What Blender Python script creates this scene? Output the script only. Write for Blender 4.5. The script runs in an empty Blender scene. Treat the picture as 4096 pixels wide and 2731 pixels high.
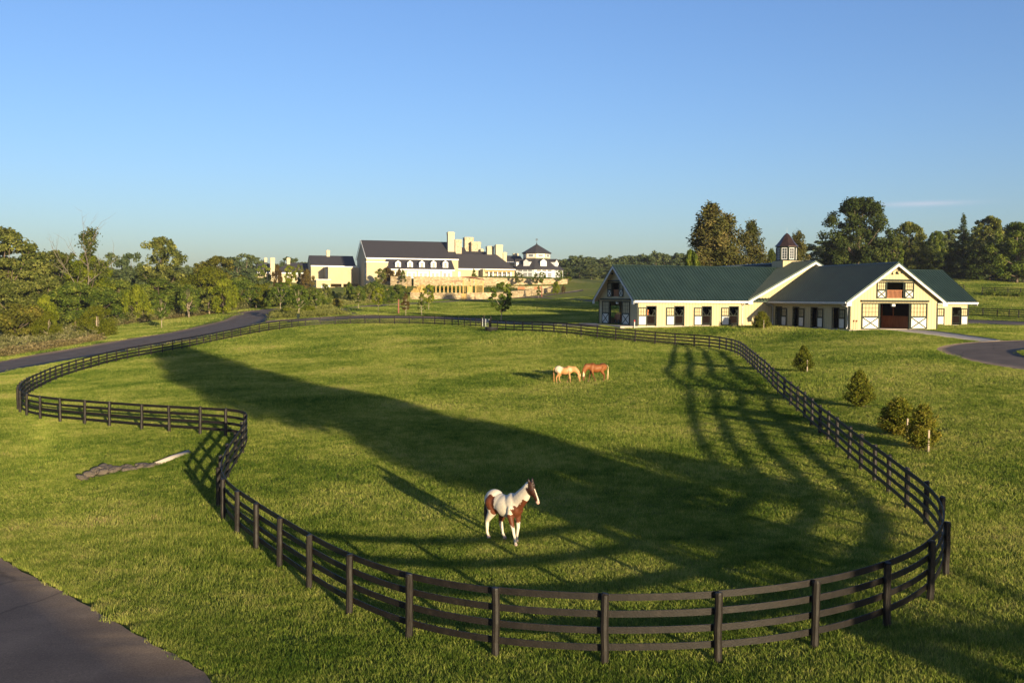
import bpy, math, random
import numpy as np
from mathutils import Vector, Matrix, Euler
rng = np.random.default_rng(7)
random.seed(7)
S = bpy.context.scene
COL = S.collection
PI = math.pi

# ------------------------------------------------------------------ camera model (35 mm lens, 7.45 m up)
F = 3982.0; CX, CY = 2048, 1365.5; CZ = 7.45
ROLL = .006; PITCH = math.atan((CY - 1193) / F)
cr, sr = math.cos(ROLL), math.sin(ROLL); cp, sp = math.cos(PITCH), math.sin(PITCH)
Rv = np.array([1, 0, 0.]); Uv = np.array([0, sp, cp]); Fv = np.array([0, cp, -sp]); CAM = np.array([0, 0, CZ])

def ray(px, py):
    dx, dy = px - CX, py - CY
    a = dx * cr + dy * sr; b = -dx * sr + dy * cr
    d = a * Rv + F * Fv - b * Uv
    return d / d[1]

def atY(px, py, Y): return CAM + ray(px, py) * Y

# ------------------------------------------------------------------ terrain
PXC = [  # surveyed ground points: picture x, y, distance
 (2884,2653,19.4),(2420,2667,19.5),(1958,2634,19.9),(1619,2566,20.7),(1386,2464,22.4),(1234,2357,24.9),(1115,2273,27.1),(1027,2199,29.3),
 (944,2139,31),(886,2080,33),(864,2028,34.6),(900,1744,48.5),(677,1729,50.8),(446,1708,54.5),(238,1689,57.3),(95,1665,60),(69,1648,62.5),
 (157,1553,86),(238,1513,95),(523,1434,115),(739,1394,126),(888,1362,141),(1043,1331,149),(1145,1315,155),(1326,1299,158),(1573,1297,158),
 (1792,1299,156),(1900,1306,146),(1994,1323,130),(2093,1329,126),(2361,1351,113),(2509,1366,111),(2665,1381,109),(2823,1392,107),
 (2934,1411,99),(2996,1457,82.5),(3052,1517,71),(3103,1569,63.5),(3189,1648,56.2),(3277,1733,48.6),(3352,1793,44.6),(3443,1879,39.3),
 (3559,1974,34.8),(3710,2106,30),(3808,2303,24.6),(3744,2411,22.4),(3567,2513,20.6),(3278,2604,19.6),
 (2226,1531,76),(2070,2188,28.8),(1945,2146,30.1),
 (0,1489,109),(0,1444,128),(468,1364,153),(702,1327,175),(889,1285,206),(978,1243,240),(1100,1234,250),(385,1345,180),(647,1313,192),
 (1195,1270,187),(1433,1234,222),(1715,1241,228),(2005,1290,158),(2200,1230,222),(1640,1213,262),(1640,1198,292),(1860,1197,292),(2213,1167,330),
 (1640,1143,345),(2260,1138,350),(2395,1131,385),(2380,1190,290),(3980,1290,147),(4000,1271,172),(4000,1180,208),(4000,1130,248),(3900,1095,300),
 (3741,1397,86),(4096,1481,69),(3220,1491,68),(3429,1634,53),(3693,1802,42),(3000,1310,122),(3398,1321,110),(3750,1319,112),(1345,1181,388),(1250,1168,388),(1420,1179,386),(1180,1152,350),(1100,1127,398),
 (0,2235,29),(500,1990,38),(0,1850,45),(877,2731,17.5),(4096,2100,31),(4096,2500,21),
]
WC = [(-30,0,0),(0,0,.2),(30,0,.8),(-60,40,-.4),(70,40,2.2),(-20,-60,0),(60,-60,1),(-100,120,-2),(-110,250,.3),(-160,300,1.5),(-220,500,9),(-100,420,11),
 (15,140,4.15),(40,140,4.15),(60,150,4.3),(35,160,4.4),(62,136,4.2),(110,150,5.5),(130,260,12),(160,420,18),(40,260,10),(70,330,15.2),(0,420,16),(60,480,18),(-45,400,15),(14,92,2.0),(17,102,2.22),(12.5,84,1.86),(10,54,.74),(9,49,.62),(12,64,1.25),(8,44,.5),(8,70,1.1),(15,97,2.1),
 (-20,380,15.3),(20,385,15.5),(-60,300,7.2),(-90,300,5),(-45,330,9.6),(0,620,19),(200,620,22),(-250,700,14),(-300,200,-1),(260,200,10),(0,1000,24),(400,1000,26),(-400,1000,20),(-700,600,12),(700,500,24),
 (-46,352,12.3),(-90,400,14)]
_yb = math.atan(1190 / F); _b0 = atY(2548, 1302.4, 121)
for _u, _v in ((-4,-1),(-4,6),(-4,14),(8,-1.6),(16.5,-1.6),(17.3,-8),(17.5,-17.5),(24,-18),(31,-17.5),(32,-8),(40,-1.6),(50,-1.6),(50,13),(24,30),(8,14),(40,14)):
    WC.append((_b0[0]+_u*math.cos(_yb)-_v*math.sin(_yb), _b0[1]+_u*math.sin(_yb)+_v*math.cos(_yb), _b0[2]-.1))
_cp = np.array([atY(*p) for p in PXC] + [np.array(w, float) for w in WC])
_cx = _cp[:, :2] / 50.; _cz = _cp[:, 2]
def _k(r2): return .5 * r2 * np.log(r2 + 1e-9)
_n = len(_cx)
_d2 = ((_cx[:, None] - _cx[None]) ** 2).sum(-1)
_w = np.where(_cp[:, 1] > 250, .05, .03)
_A = np.zeros((_n + 3, _n + 3)); _A[:_n, :_n] = _k(_d2) + np.diag(_w); _A[:_n, _n] = 1; _A[:_n, _n + 1:] = _cx
_A[_n, :_n] = 1; _A[_n + 1:, :_n] = _cx.T
_sol = np.linalg.solve(_A, np.concatenate([_cz, np.zeros(3)]))
def hgt(x, y):
    x = np.atleast_1d(np.asarray(x, float)); y = np.atleast_1d(np.asarray(y, float))
    sh = x.shape; q = np.stack([x.ravel(), y.ravel()], 1) / 50.
    q[:, 0] = np.clip(q[:, 0], -16, 16); q[:, 1] = np.clip(q[:, 1], -1.5, 21)
    out = np.empty(len(q))
    for i in range(0, len(q), 4000):
        qq = q[i:i + 4000]
        d2 = ((qq[:, None] - _cx[None]) ** 2).sum(-1)
        out[i:i + 4000] = _k(d2) @ _sol[:_n] + _sol[_n] + qq @ _sol[_n + 1:]
    return out.reshape(sh)
def h1(x, y): return float(hgt(x, y)[0])

def gnd(px, py, y0=9.):
    """the point of the terrain seen at a picture position"""
    r = ray(px, py)
    Y = np.geomspace(y0, 900, 500)
    P = CAM[:, None] + r[:, None] * Y
    g = P[2] - hgt(P[0], P[1])
    i = int(np.argmax(g < 0)) if (g < 0).any() else len(Y) - 1
    if i == 0: i = 1
    a, b = Y[i - 1], Y[i]
    for _ in range(18):
        m = .5 * (a + b); p = CAM + r * m
        if p[2] - h1(p[0], p[1]) < 0: b = m
        else: a = m
    p = CAM + r * b
    return np.array([p[0], p[1], h1(p[0], p[1])])

# ------------------------------------------------------------------ materials
def mat(name): 
    m = bpy.data.materials.new(name); m.use_nodes = True
    nt = m.node_tree; nt.nodes.clear()
    return m, nt
def N(nt, t, **kw):
    n = nt.nodes.new(t)
    for k, v in kw.items():
        if k.startswith('i_'):
            key = k[2:]
            key = int(key) if key.isdigit() else key.replace('_', ' ')
            n.inputs[key].default_value = v
        else: setattr(n, k, v)
    return n
def L(nt, a, ao, b, bi): nt.links.new(a.outputs[ao], b.inputs[bi])
def ramp(nt, stops):
    r = N(nt, 'ShaderNodeValToRGB'); e = r.color_ramp.elements
    while len(e) < len(stops): e.new(.5)
    for i, (p, c) in enumerate(stops):
        e[i].position = p; e[i].color = (*c, 1)
    return r
def pmat(name, stops, rough=.7, scale=3., detail=6., metal=0., spec=.4, bump=0., bscale=None, stretch=None, coord='Object', dist=.02):
    """principled surface whose colour varies with noise"""
    m, nt = mat(name)
    out = N(nt, 'ShaderNodeOutputMaterial'); b = N(nt, 'ShaderNodeBsdfPrincipled', i_Roughness=rough, i_Metallic=metal)
    b.inputs['Specular IOR Level'].default_value = spec
    tc = N(nt, 'ShaderNodeTexCoord'); mp = N(nt, 'ShaderNodeMapping')
    if stretch: mp.inputs['Scale'].default_value = stretch
    L(nt, tc, coord, mp, 0)
    no = N(nt, 'ShaderNodeTexNoise', i_Scale=scale, i_Detail=detail, i_Roughness=.6); L(nt, mp, 0, no, 'Vector')
    if len(stops) == 1: stops = [(.3, tuple(c * .85 for c in stops[0])), (.7, tuple(min(1, c * 1.12) for c in stops[0]))]
    r = ramp(nt, stops); L(nt, no, 'Fac', r, 0); L(nt, r, 0, b, 'Base Color'); L(nt, b, 0, out, 0)
    if bump:
        n2 = N(nt, 'ShaderNodeTexNoise', i_Scale=bscale or scale * 4, i_Detail=5.); L(nt, mp, 0, n2, 'Vector')
        bm = N(nt, 'ShaderNodeBump', i_Strength=bump, i_Distance=dist); L(nt, n2, 'Fac', bm, 'Height'); L(nt, bm, 0, b, 'Normal')
    return m
def leafmat(name, c1, c2, c3, trans=.35, pos=False):
    m, nt = mat(name)
    out = N(nt, 'ShaderNodeOutputMaterial'); d = N(nt, 'ShaderNodeBsdfDiffuse'); t = N(nt, 'ShaderNodeBsdfTranslucent'); mx = N(nt, 'ShaderNodeMixShader', i_0=trans)
    at = N(nt, 'ShaderNodeAttribute', attribute_name='rnd')
    tc = N(nt, 'ShaderNodeTexCoord'); no = N(nt, 'ShaderNodeTexNoise', i_Scale=.45, i_Detail=3.); L(nt, tc, 'Object', no, 'Vector')
    if pos:
        ge = N(nt, 'ShaderNodeNewGeometry'); n1 = N(nt, 'ShaderNodeTexNoise', i_Scale=.11, i_Detail=5., i_Roughness=.6); L(nt, ge, 'Position', n1, 'Vector')
        L(nt, ge, 'Position', no, 'Vector'); no.inputs['Scale'].default_value = 1.6
        av = N(nt, 'ShaderNodeMath', operation='MULTIPLY_ADD', i_1=.65); L(nt, n1, 'Fac', av, 0)
        hf = N(nt, 'ShaderNodeMath', operation='MULTIPLY', i_1=.35); L(nt, no, 'Fac', hf, 0); L(nt, hf, 0, av, 2); no, nok = av, 0
    else: nok = 'Fac'
    oi = N(nt, 'ShaderNodeObjectInfo')
    a1 = N(nt, 'ShaderNodeMath', operation='MULTIPLY_ADD', i_1=.55 if pos else .45, i_2=-.745 if pos else -.1); L(nt, at, 'Fac', a1, 0)
    a2 = N(nt, 'ShaderNodeMath', operation='MULTIPLY_ADD', i_1=2.0 if pos else .75); L(nt, no, nok, a2, 0); L(nt, a1, 0, a2, 2)
    a3 = N(nt, 'ShaderNodeMath', operation='MULTIPLY_ADD', i_1=.16, i_2=-.08); L(nt, oi, 'Random', a3, 0)
    a4 = N(nt, 'ShaderNodeMath', operation='ADD'); L(nt, a2, 0, a4, 0); L(nt, a3, 0, a4, 1)
    r = ramp(nt, [(.18, c1), (.5, c2), (.82, c3), (1., (.36, .27, .13))] if pos else [(.18, c1), (.5, c2), (.85, c3)]); L(nt, a4, 0, r, 0)
    L(nt, r, 0, d, 0); L(nt, r, 0, t, 0); L(nt, d, 0, mx, 1); L(nt, t, 0, mx, 2); L(nt, mx, 0, out, 0)
    return m

M = {}
M['bark'] = pmat('bark', [(.3, (.07, .05, .035)), (.7, (.16, .125, .09))], .9, 2., bump=.4)
M['palebark'] = pmat('pale_bark', [(.3, (.2, .16, .11)), (.7, (.4, .33, .25))], .9, 3., bump=.3)
M['deadwood'] = pmat('dead_wood', [(.3, (.10, .085, .065)), (.7, (.19, .165, .13))], .9, 3.)
M['leaf_mid'] = leafmat('leaf_mid', (.020, .042, .008), (.085, .125, .020), (.25, .27, .05))
M['leaf_olive'] = leafmat('leaf_olive', (.024, .038, .008), (.095, .115, .025), (.28, .28, .075))
M['leaf_yellow'] = leafmat('leaf_yellow', (.05, .075, .008), (.14, .17, .015), (.26, .27, .03))
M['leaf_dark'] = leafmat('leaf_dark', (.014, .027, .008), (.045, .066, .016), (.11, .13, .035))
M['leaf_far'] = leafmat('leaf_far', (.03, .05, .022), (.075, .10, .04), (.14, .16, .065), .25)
M['leaf_orange'] = leafmat('leaf_orange', (.045, .05, .010), (.12, .125, .022), (.26, .20, .045))
M['needle'] = leafmat('needle', (.024, .034, .010), (.085, .085, .026), (.19, .145, .055), .15)
M['needle_cedar'] = leafmat('needle_cedar', (.03, .045, .008), (.10, .115, .014), (.25, .19, .035), .2)
M['leaf_willow'] = leafmat('leaf_willow', (.04, .055, .006), (.11, .125, .012), (.19, .19, .025))
M['leaf_red'] = leafmat('leaf_red', (.04, .026, .01), (.10, .07, .025), (.17, .15, .04))
M['weeds'] = leafmat('weeds', (.06, .07, .02), (.17, .17, .06), (.34, .30, .17))
M['reed'] = leafmat('reed', (.07, .085, .015), (.19, .20, .05), (.34, .32, .12))
M['brown_weeds'] = leafmat('brown_weeds', (.06, .055, .02), (.15, .125, .05), (.3, .24, .12))
M['grass'] = leafmat('grass_blades', (.046, .096, .014), (.172, .232, .034), (.41, .41, .10), .35, pos=True)
M['fence'] = pmat('dark_fence_wood', [(.3, (.005, .004, .0036)), (.6, (.011, .0085, .007)), (.8, (.026, .020, .016))], .6, 6., stretch=(1, 1, 1), bump=.35, bscale=30, spec=.28)
M['post'] = pmat('dark_post_wood', [(.3, (.007, .0055, .005)), (.6, (.015, .012, .0095)), (.8, (.060, .046, .035))], .55, 9., stretch=(1, 1, .16), bump=.6, bscale=24, spec=.3)
M['asphalt'] = pmat('asphalt', [(.25, (.088, .060, .044)), (.5, (.115, .081, .060)), (.75, (.15, .108, .08))], .85, .35, 9., bump=.35, bscale=60, dist=.01, spec=.3)
def asphaltmat():
    m, nt = mat('asphalt'); out = N(nt, 'ShaderNodeOutputMaterial'); b = N(nt, 'ShaderNodeBsdfPrincipled', i_Roughness=.9); b.inputs['Specular IOR Level'].default_value = .2
    tc = N(nt, 'ShaderNodeTexCoord'); n1 = N(nt, 'ShaderNodeTexNoise', i_Scale=.5, i_Detail=7., i_Roughness=.6); L(nt, tc, 'Object', n1, 'Vector')
    r1 = ramp(nt, [(.28, (.105, .080, .064)), (.5, (.138, .106, .083)), (.74, (.18, .14, .11))]); L(nt, n1, 'Fac', r1, 0)
    n2 = N(nt, 'ShaderNodeTexNoise', i_Scale=26., i_Detail=3., i_Roughness=.8); L(nt, tc, 'Object', n2, 'Vector'); r2 = ramp(nt, [(.3, (.62, .62, .62)), (.62, (1.1, 1.1, 1.1)), (.78, (2.1, 2., 1.9))]); L(nt, n2, 'Fac', r2, 0)
    v = N(nt, 'ShaderNodeTexVoronoi', i_Scale=.22, feature='DISTANCE_TO_EDGE'); wn = N(nt, 'ShaderNodeTexNoise', i_Scale=1.1, i_Detail=4.); L(nt, tc, 'Object', wn, 'Vector'); ms = N(nt, 'ShaderNodeMix', data_type='RGBA', i_0=.35); L(nt, tc, 'Object', ms, 6); L(nt, wn, 'Color', ms, 7); L(nt, ms, 2, v, 'Vector')
    r3 = ramp(nt, [(0., (.62, .62, .62)), (.010, (1, 1, 1))]); L(nt, v, 0, r3, 0)
    m1 = N(nt, 'ShaderNodeMix', data_type='RGBA', blend_type='MULTIPLY', i_0=1.); L(nt, r1, 0, m1, 6); L(nt, r2, 0, m1, 7)
    m2 = N(nt, 'ShaderNodeMix', data_type='RGBA', blend_type='MULTIPLY', i_0=1.); L(nt, m1, 2, m2, 6); L(nt, r3, 0, m2, 7); L(nt, m2, 2, b, 'Base Color')
    bm = N(nt, 'ShaderNodeBump', i_Strength=.35, i_Distance=.012); L(nt, n2, 'Fac', bm, 'Height'); L(nt, bm, 0, b, 'Normal'); L(nt, b, 0, out, 0); return m
M['asphalt'] = asphaltmat()
M['concrete'] = pmat('concrete', [(.3, (.33, .28, .23)), (.7, (.44, .385, .32))], .85, 1.2, bump=.2)
M['mulch'] = pmat('mulch', [(.3, (.07, .035, .018)), (.7, (.2, .11, .06))], .95, 12., bump=.8)
M['stone'] = pmat('drain_rock', [(.3, (.04, .034, .028)), (.7, (.15, .12, .09))], .85, 5., bump=.6)
M['green'] = pmat('dark_green_paint', [(.007, .015, .010)], .5, 4., spec=.25)
M['white'] = pmat('white_paint', [(.53, .53, .49)], .5, 4.)
M['trim'] = pmat('white_trim', [(.54, .55, .56)], .5, 2.)
M['wood_in'] = pmat('stable_wood', [(.3, (.22, .085, .035)), (.7, (.36, .14, .06))], .6, 3., stretch=(1, 1, .3), bump=.2)
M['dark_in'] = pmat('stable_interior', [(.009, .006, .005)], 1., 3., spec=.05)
M['copper'] = pmat('aged_copper', [(.3, (.075, .045, .038)), (.7, (.14, .085, .068))], .38, 2., metal=.8)
M['slate'] = pmat('slate_roof', [(.3, (.022, .021, .026)), (.6, (.04, .038, .044)), (.8, (.075, .068, .068))], .8, 6., bump=.5, stretch=(.4, .4, 2.5), bscale=5)
M['stucco'] = pmat('cream_stucco', [(.4, (.40, .34, .215)), (.7, (.44, .375, .24))], .9, .5, bump=.1)
M['palestone'] = pmat('pale_chimney_stone', [(.3, (.22, .18, .12)), (.5, (.42, .35, .24)), (.7, (.50, .43, .30))], .9, 1.6, bump=.5)
M['chimney'] = pmat('chimney_render', [(.45, .40, .28)], .9, 2.)
M['metal_grey'] = pmat('grey_metal', [(.25, .27, .28)], .4, 4., metal=.7)
M['black'] = pmat('black_rubber', [(.02, .02, .02)], .6, 4.)
M['yellowwood'] = pmat('fresh_timber', [(.3, (.36, .23, .07)), (.7, (.52, .36, .13))], .8, 3., stretch=(1, 1, .3))
M['redwood'] = pmat('red_timber', [(.22, .08, .05)], .7, 3.)
M['pane'] = None
def glassmat():
    m, nt = mat('window_glass')
    out = N(nt, 'ShaderNodeOutputMaterial'); b = N(nt, 'ShaderNodeBsdfPrincipled', i_Roughness=.08)
    b.inputs['Base Color'].default_value = (.05, .06, .07, 1); b.inputs['Specular IOR Level'].default_value = .8
    no = N(nt, 'ShaderNodeTexNoise', i_Scale=1.5); bm = N(nt, 'ShaderNodeBump', i_Strength=.12); L(nt, no, 'Fac', bm, 'Height'); L(nt, bm, 0, b, 'Normal')
    L(nt, b, 0, out, 0); return m
M['pane'] = glassmat()
def sidingmat(name, c, dark, pitch=.41):
    m, nt = mat(name)
    out = N(nt, 'ShaderNodeOutputMaterial'); b = N(nt, 'ShaderNodeBsdfPrincipled', i_Roughness=.65)
    tc = N(nt, 'ShaderNodeTexCoord'); sx = N(nt, 'ShaderNodeSeparateXYZ'); L(nt, tc, 'Object', sx, 0)
    ad = N(nt, 'ShaderNodeMath', operation='ADD'); L(nt, sx, 0, ad, 0); L(nt, sx, 1, ad, 1)
    dv = N(nt, 'ShaderNodeMath', operation='DIVIDE', i_1=pitch); L(nt, ad, 0, dv, 0)
    fr = N(nt, 'ShaderNodeMath', operation='FRACT'); L(nt, dv, 0, fr, 0)
    lt = N(nt, 'ShaderNodeMath', operation='LESS_THAN', i_1=.16); L(nt, fr, 0, lt, 0)
    no = N(nt, 'ShaderNodeTexNoise', i_Scale=.8, i_Detail=5.); L(nt, tc, 'Object', no, 'Vector')
    r = ramp(nt, [(.3, tuple(x * .93 for x in c)), (.7, c)]); L(nt, no, 'Fac', r, 0)
    mx = N(nt, 'ShaderNodeMix', data_type='RGBA'); mx.inputs[7].default_value = (*dark, 1)
    L(nt, lt, 0, mx, 0); L(nt, r, 0, mx, 6); L(nt, mx, 2, b, 'Base Color')
    bm = N(nt, 'ShaderNodeBump', i_Strength=.5, i_Distance=.03, invert=True); L(nt, lt, 0, bm, 'Height'); L(nt, bm, 0, b, 'Normal')
    L(nt, b, 0, out, 0); return m
M['siding'] = sidingmat('cream_siding', (.445, .375, .215), (.33, .27, .14))
def metalroof():
    m, nt = mat('green_metal_roof')
    out = N(nt, 'ShaderNodeOutputMaterial'); b = N(nt, 'ShaderNodeBsdfPrincipled', i_Roughness=.36, i_Metallic=.3)
    tc = N(nt, 'ShaderNodeTexCoord'); no = N(nt, 'ShaderNodeTexNoise', i_Scale=.6, i_Detail=5.); L(nt, tc, 'Object', no, 'Vector')
    r = ramp(nt, [(.3, (.024, .046, .038)), (.7, (.034, .062, .050))]); L(nt, no, 'Fac', r, 0); L(nt, r, 0, b, 'Base Color')
    b.inputs['Specular IOR Level'].default_value = .6
    bm = N(nt, 'ShaderNodeBump', i_Strength=.04); L(nt, no, 'Fac', bm, 'Height'); L(nt, bm, 0, b, 'Normal')
    L(nt, b, 0, out, 0); return m
M['metalroof'] = metalroof()
def stonewall():
    m, nt = mat('fieldstone_wall')
    out = N(nt, 'ShaderNodeOutputMaterial'); b = N(nt, 'ShaderNodeBsdfPrincipled', i_Roughness=.9)
    tc = N(nt, 'ShaderNodeTexCoord'); mp = N(nt, 'ShaderNodeMapping'); mp.inputs['Scale'].default_value = (1, 1, 1.9); L(nt, tc, 'Object', mp, 0)
    v = N(nt, 'ShaderNodeTexVoronoi', i_Scale=1.9); L(nt, mp, 0, v, 'Vector')
    sp_ = N(nt, 'ShaderNodeSeparateColor'); L(nt, v, 'Color', sp_, 0)
    r = ramp(nt, [(0., (.22, .16, .09)), (.3, (.31, .235, .135)), (.7, (.38, .30, .175)), (1., (.46, .385, .25))]); L(nt, sp_, 0, r, 0); L(nt, r, 0, b, 'Base Color')
    v2 = N(nt, 'ShaderNodeTexVoronoi', i_Scale=1.9, feature='DISTANCE_TO_EDGE'); L(nt, mp, 0, v2, 'Vector')
    r2 = ramp(nt, [(0, (0, 0, 0)), (.08, (1, 1, 1))]); L(nt, v2, 0, r2, 0)
    bm = N(nt, 'ShaderNodeBump', i_Strength=.6, i_Distance=.08); L(nt, r2, 0, bm, 'Height'); L(nt, bm, 0, b, 'Normal')
    L(nt, b, 0, out, 0); return m
M['fieldstone'] = stonewall()
def groundmat():
    m, nt = mat('meadow_ground')
    out = N(nt, 'ShaderNodeOutputMaterial'); b = N(nt, 'ShaderNodeBsdfPrincipled', i_Roughness=.95)
    b.inputs['Specular IOR Level'].default_value = .1
    tc = N(nt, 'ShaderNodeTexCoord')
    n1 = N(nt, 'ShaderNodeTexNoise', i_Scale=.05, i_Detail=6., i_Roughness=.65); L(nt, tc, 'Object', n1, 'Vector')
    n2 = N(nt, 'ShaderNodeTexNoise', i_Scale=1.4, i_Detail=8., i_Roughness=.75); L(nt, tc, 'Object', n2, 'Vector')
    r1 = ramp(nt, [(.3, (.105, .155, .022)), (.5, (.17, .20, .032)), (.72, (.27, .245, .08))]); L(nt, n1, 'Fac', r1, 0)
    r2 = ramp(nt, [(.3, (.55, .55, .5)), (.7, (1.3, 1.25, 1.2))]); L(nt, n2, 'Fac', r2, 0)
    mx = N(nt, 'ShaderNodeMix', data_type='RGBA', blend_type='MULTIPLY', i_0=1.); L(nt, r1, 0, mx, 6); L(nt, r2, 0, mx, 7)
    L(nt, mx, 2, b, 'Base Color')
    n3 = N(nt, 'ShaderNodeTexNoise', i_Scale=3., i_Detail=8., i_Roughness=.8); L(nt, tc, 'Object', n3, 'Vector')
    bm = N(nt, 'ShaderNodeBump', i_Strength=1., i_Distance=.35); L(nt, n3, 'Fac', bm, 'Height'); L(nt, bm, 0, b, 'Normal')
    L(nt, b, 0, out, 0); return m
M['ground'] = groundmat()

# ------------------------------------------------------------------ object helpers
class MB:
    def __init__(s): s.v = []; s.f = []
    def poly(s, pts):
        i = len(s.v); s.v += [tuple(p) for p in pts]; s.f.append(tuple(range(i, i + len(pts))))
    def hexa(s, b, t):           # two matching quads, b below t
        i = len(s.v); s.v += [tuple(p) for p in b] + [tuple(p) for p in t]
        s.f += [(i+3, i+2, i+1, i), (i+4, i+5, i+6, i+7)] + [(i+k, i+(k+1) % 4, i+4+(k+1) % 4, i+4+k) for k in range(4)]
    def box(s, x0, x1, y0, y1, z0, z1):
        s.hexa([(x0,y0,z0),(x1,y0,z0),(x1,y1,z0),(x0,y1,z0)], [(x0,y0,z1),(x1,y0,z1),(x1,y1,z1),(x0,y1,z1)])
    def bar(s, a, b, w, h, up=(0, 0, 1)):
        a = Vector(a); b = Vector(b); d = (b - a).normalized(); u = Vector(up)
        sd = d.cross(u)
        if sd.length < 1e-4: sd = d.cross(Vector((1, 0, 0)))
        sd.normalize(); uu = sd.cross(d)
        q = lambda p: [p - sd*w/2 - uu*h/2, p + sd*w/2 - uu*h/2, p + sd*w/2 + uu*h/2, p - sd*w/2 + uu*h/2]
        s.hexa(q(a), q(b))
    def prism(s, poly, off):     # polygon extruded by off
        n = len(poly); i = len(s.v); o = Vector(off)
        s.v += [tuple(p) for p in poly] + [tuple(Vector(p) + o) for p in poly]
        s.f += [tuple(range(i + n - 1, i - 1, -1)), tuple(range(i + n, i + 2 * n))]
        s.f += [(i + k, i + (k + 1) % n, i + n + (k + 1) % n, i + n + k) for k in range(n)]
    def tube(s, pts, rads, n=7, cap=True):
        pts = [Vector(p) for p in pts]; base = len(s.v)
        for k, p in enumerate(pts):
            d = (pts[min(k+1, len(pts)-1)] - pts[max(k-1, 0)]).normalized()
            a = d.cross(Vector((0, 0, 1)))
            if a.length < .05: a = d.cross(Vector((1, 0, 0)))
            a.normalize(); b = d.cross(a)
            for j in range(n):
                t = 2*PI*j/n; s.v.append(tuple(p + (a*math.cos(t) + b*math.sin(t)) * rads[k]))
        for k in range(len(pts)-1):
            for j in range(n):
                s.f.append((base+k*n+j, base+k*n+(j+1) % n, base+(k+1)*n+(j+1) % n, base+(k+1)*n+j))
        if cap:
            s.f.append(tuple(base + (len(pts)-1)*n + j for j in range(n))); s.f.append(tuple(base + n-1-j for j in range(n)))
    def lathe(s, prof, n=8, c=(0, 0), rot=0.):
        base = len(s.v)
        for r, z in prof:
            for j in range(n):
                t = 2*PI*j/n + rot; s.v.append((c[0]+r*math.cos(t), c[1]+r*math.sin(t), z))
        for k in range(len(prof)-1):
            for j in range(n): s.f.append((base+k*n+j, base+k*n+(j+1) % n, base+(k+1)*n+(j+1) % n, base+(k+1)*n+j))
        s.f.append(tuple(base+n-1-j for j in range(n))); s.f.append(tuple(base+(len(prof)-1)*n+j for j in range(n)))
    def build(s, name, m, parent=None, smooth=False, loc=None, recalc=True):
        me = bpy.data.meshes.new(name); me.from_pydata(s.v, [], s.f); me.update()
        if recalc:
            import bmesh
            bm = bmesh.new(); bm.from_mesh(me); bmesh.ops.recalc_face_normals(bm, faces=bm.faces); bm.to_mesh(me); bm.free()
        if smooth: me.polygons.foreach_set('use_smooth', [True]*len(me.polygons))
        me.materials.append(m)
        o = bpy.data.objects.new(name, me); COL.objects.link(o)
        if parent: o.parent = parent
        if loc is not None: o.location = loc
        return o

def npmesh(name, V, Q, m, rnd=None):
    me = bpy.data.meshes.new(name); V = np.asarray(V, np.float32); Q = np.asarray(Q, np.int32)
    k = Q.shape[1]
    me.vertices.add(len(V)); me.vertices.foreach_set('co', V.ravel())
    me.loops.add(Q.size); me.loops.foreach_set('vertex_index', Q.ravel())
    me.polygons.add(len(Q)); me.polygons.foreach_set('loop_start', np.arange(len(Q), dtype=np.int32) * k)
    me.update(calc_edges=True)
    if rnd is not None:
        a = me.attributes.new('rnd', 'FLOAT', 'POINT'); a.data.foreach_set('value', np.asarray(rnd, np.float32))
    me.materials.append(m)
    return me

def tag(o, label=None, cat=None, group=None, kind=None):
    if label: o['label'] = label
    if cat: o['category'] = cat
    if group: o['group'] = group
    if kind: o['kind'] = kind
    return o
def thing(name, loc, label, cat, group=None, rz=0.):
    o = bpy.data.objects.new(name, None); COL.objects.link(o); o.location = tuple(map(float, loc)); o.rotation_euler = (0, 0, rz)
    o.empty_display_size = .5
    return tag(o, label, cat, group)
def link(name, me, parent=None, loc=None):
    o = bpy.data.objects.new(name, me); COL.objects.link(o)
    if parent: o.parent = parent
    if loc is not None: o.location = loc
    return o

# ------------------------------------------------------------------ ground sheet
def build_ground():
    ys = np.concatenate([np.arange(-60, 0, 6), np.arange(0, 130, 1.0), np.arange(130, 420, 2.5), np.geomspace(420, 1600, 60)])
    s = np.concatenate([np.linspace(-3.5, -.75, 18)[:-1], np.linspace(-.75, .75, 170), np.linspace(.75, 3.5, 18)[1:]])
    Y, Sx = np.meshgrid(ys, s, indexing='ij'); X = Sx * (np.maximum(Y, 0) + 25)
    Z = hgt(X, Y)
    V = np.stack([X.ravel(), Y.ravel(), Z.ravel()], 1); ny, nx = X.shape
    i = np.arange(ny * nx).reshape(ny, nx)
    Q = np.stack([i[:-1, :-1].ravel(), i[:-1, 1:].ravel(), i[1:, 1:].ravel(), i[1:, :-1].ravel()], 1)
    me = npmesh('ground', V, Q, M['ground']); me.polygons.foreach_set('use_smooth', [True] * len(me.polygons))
    tag(link('ground', me), kind='structure')
build_ground()

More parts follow.
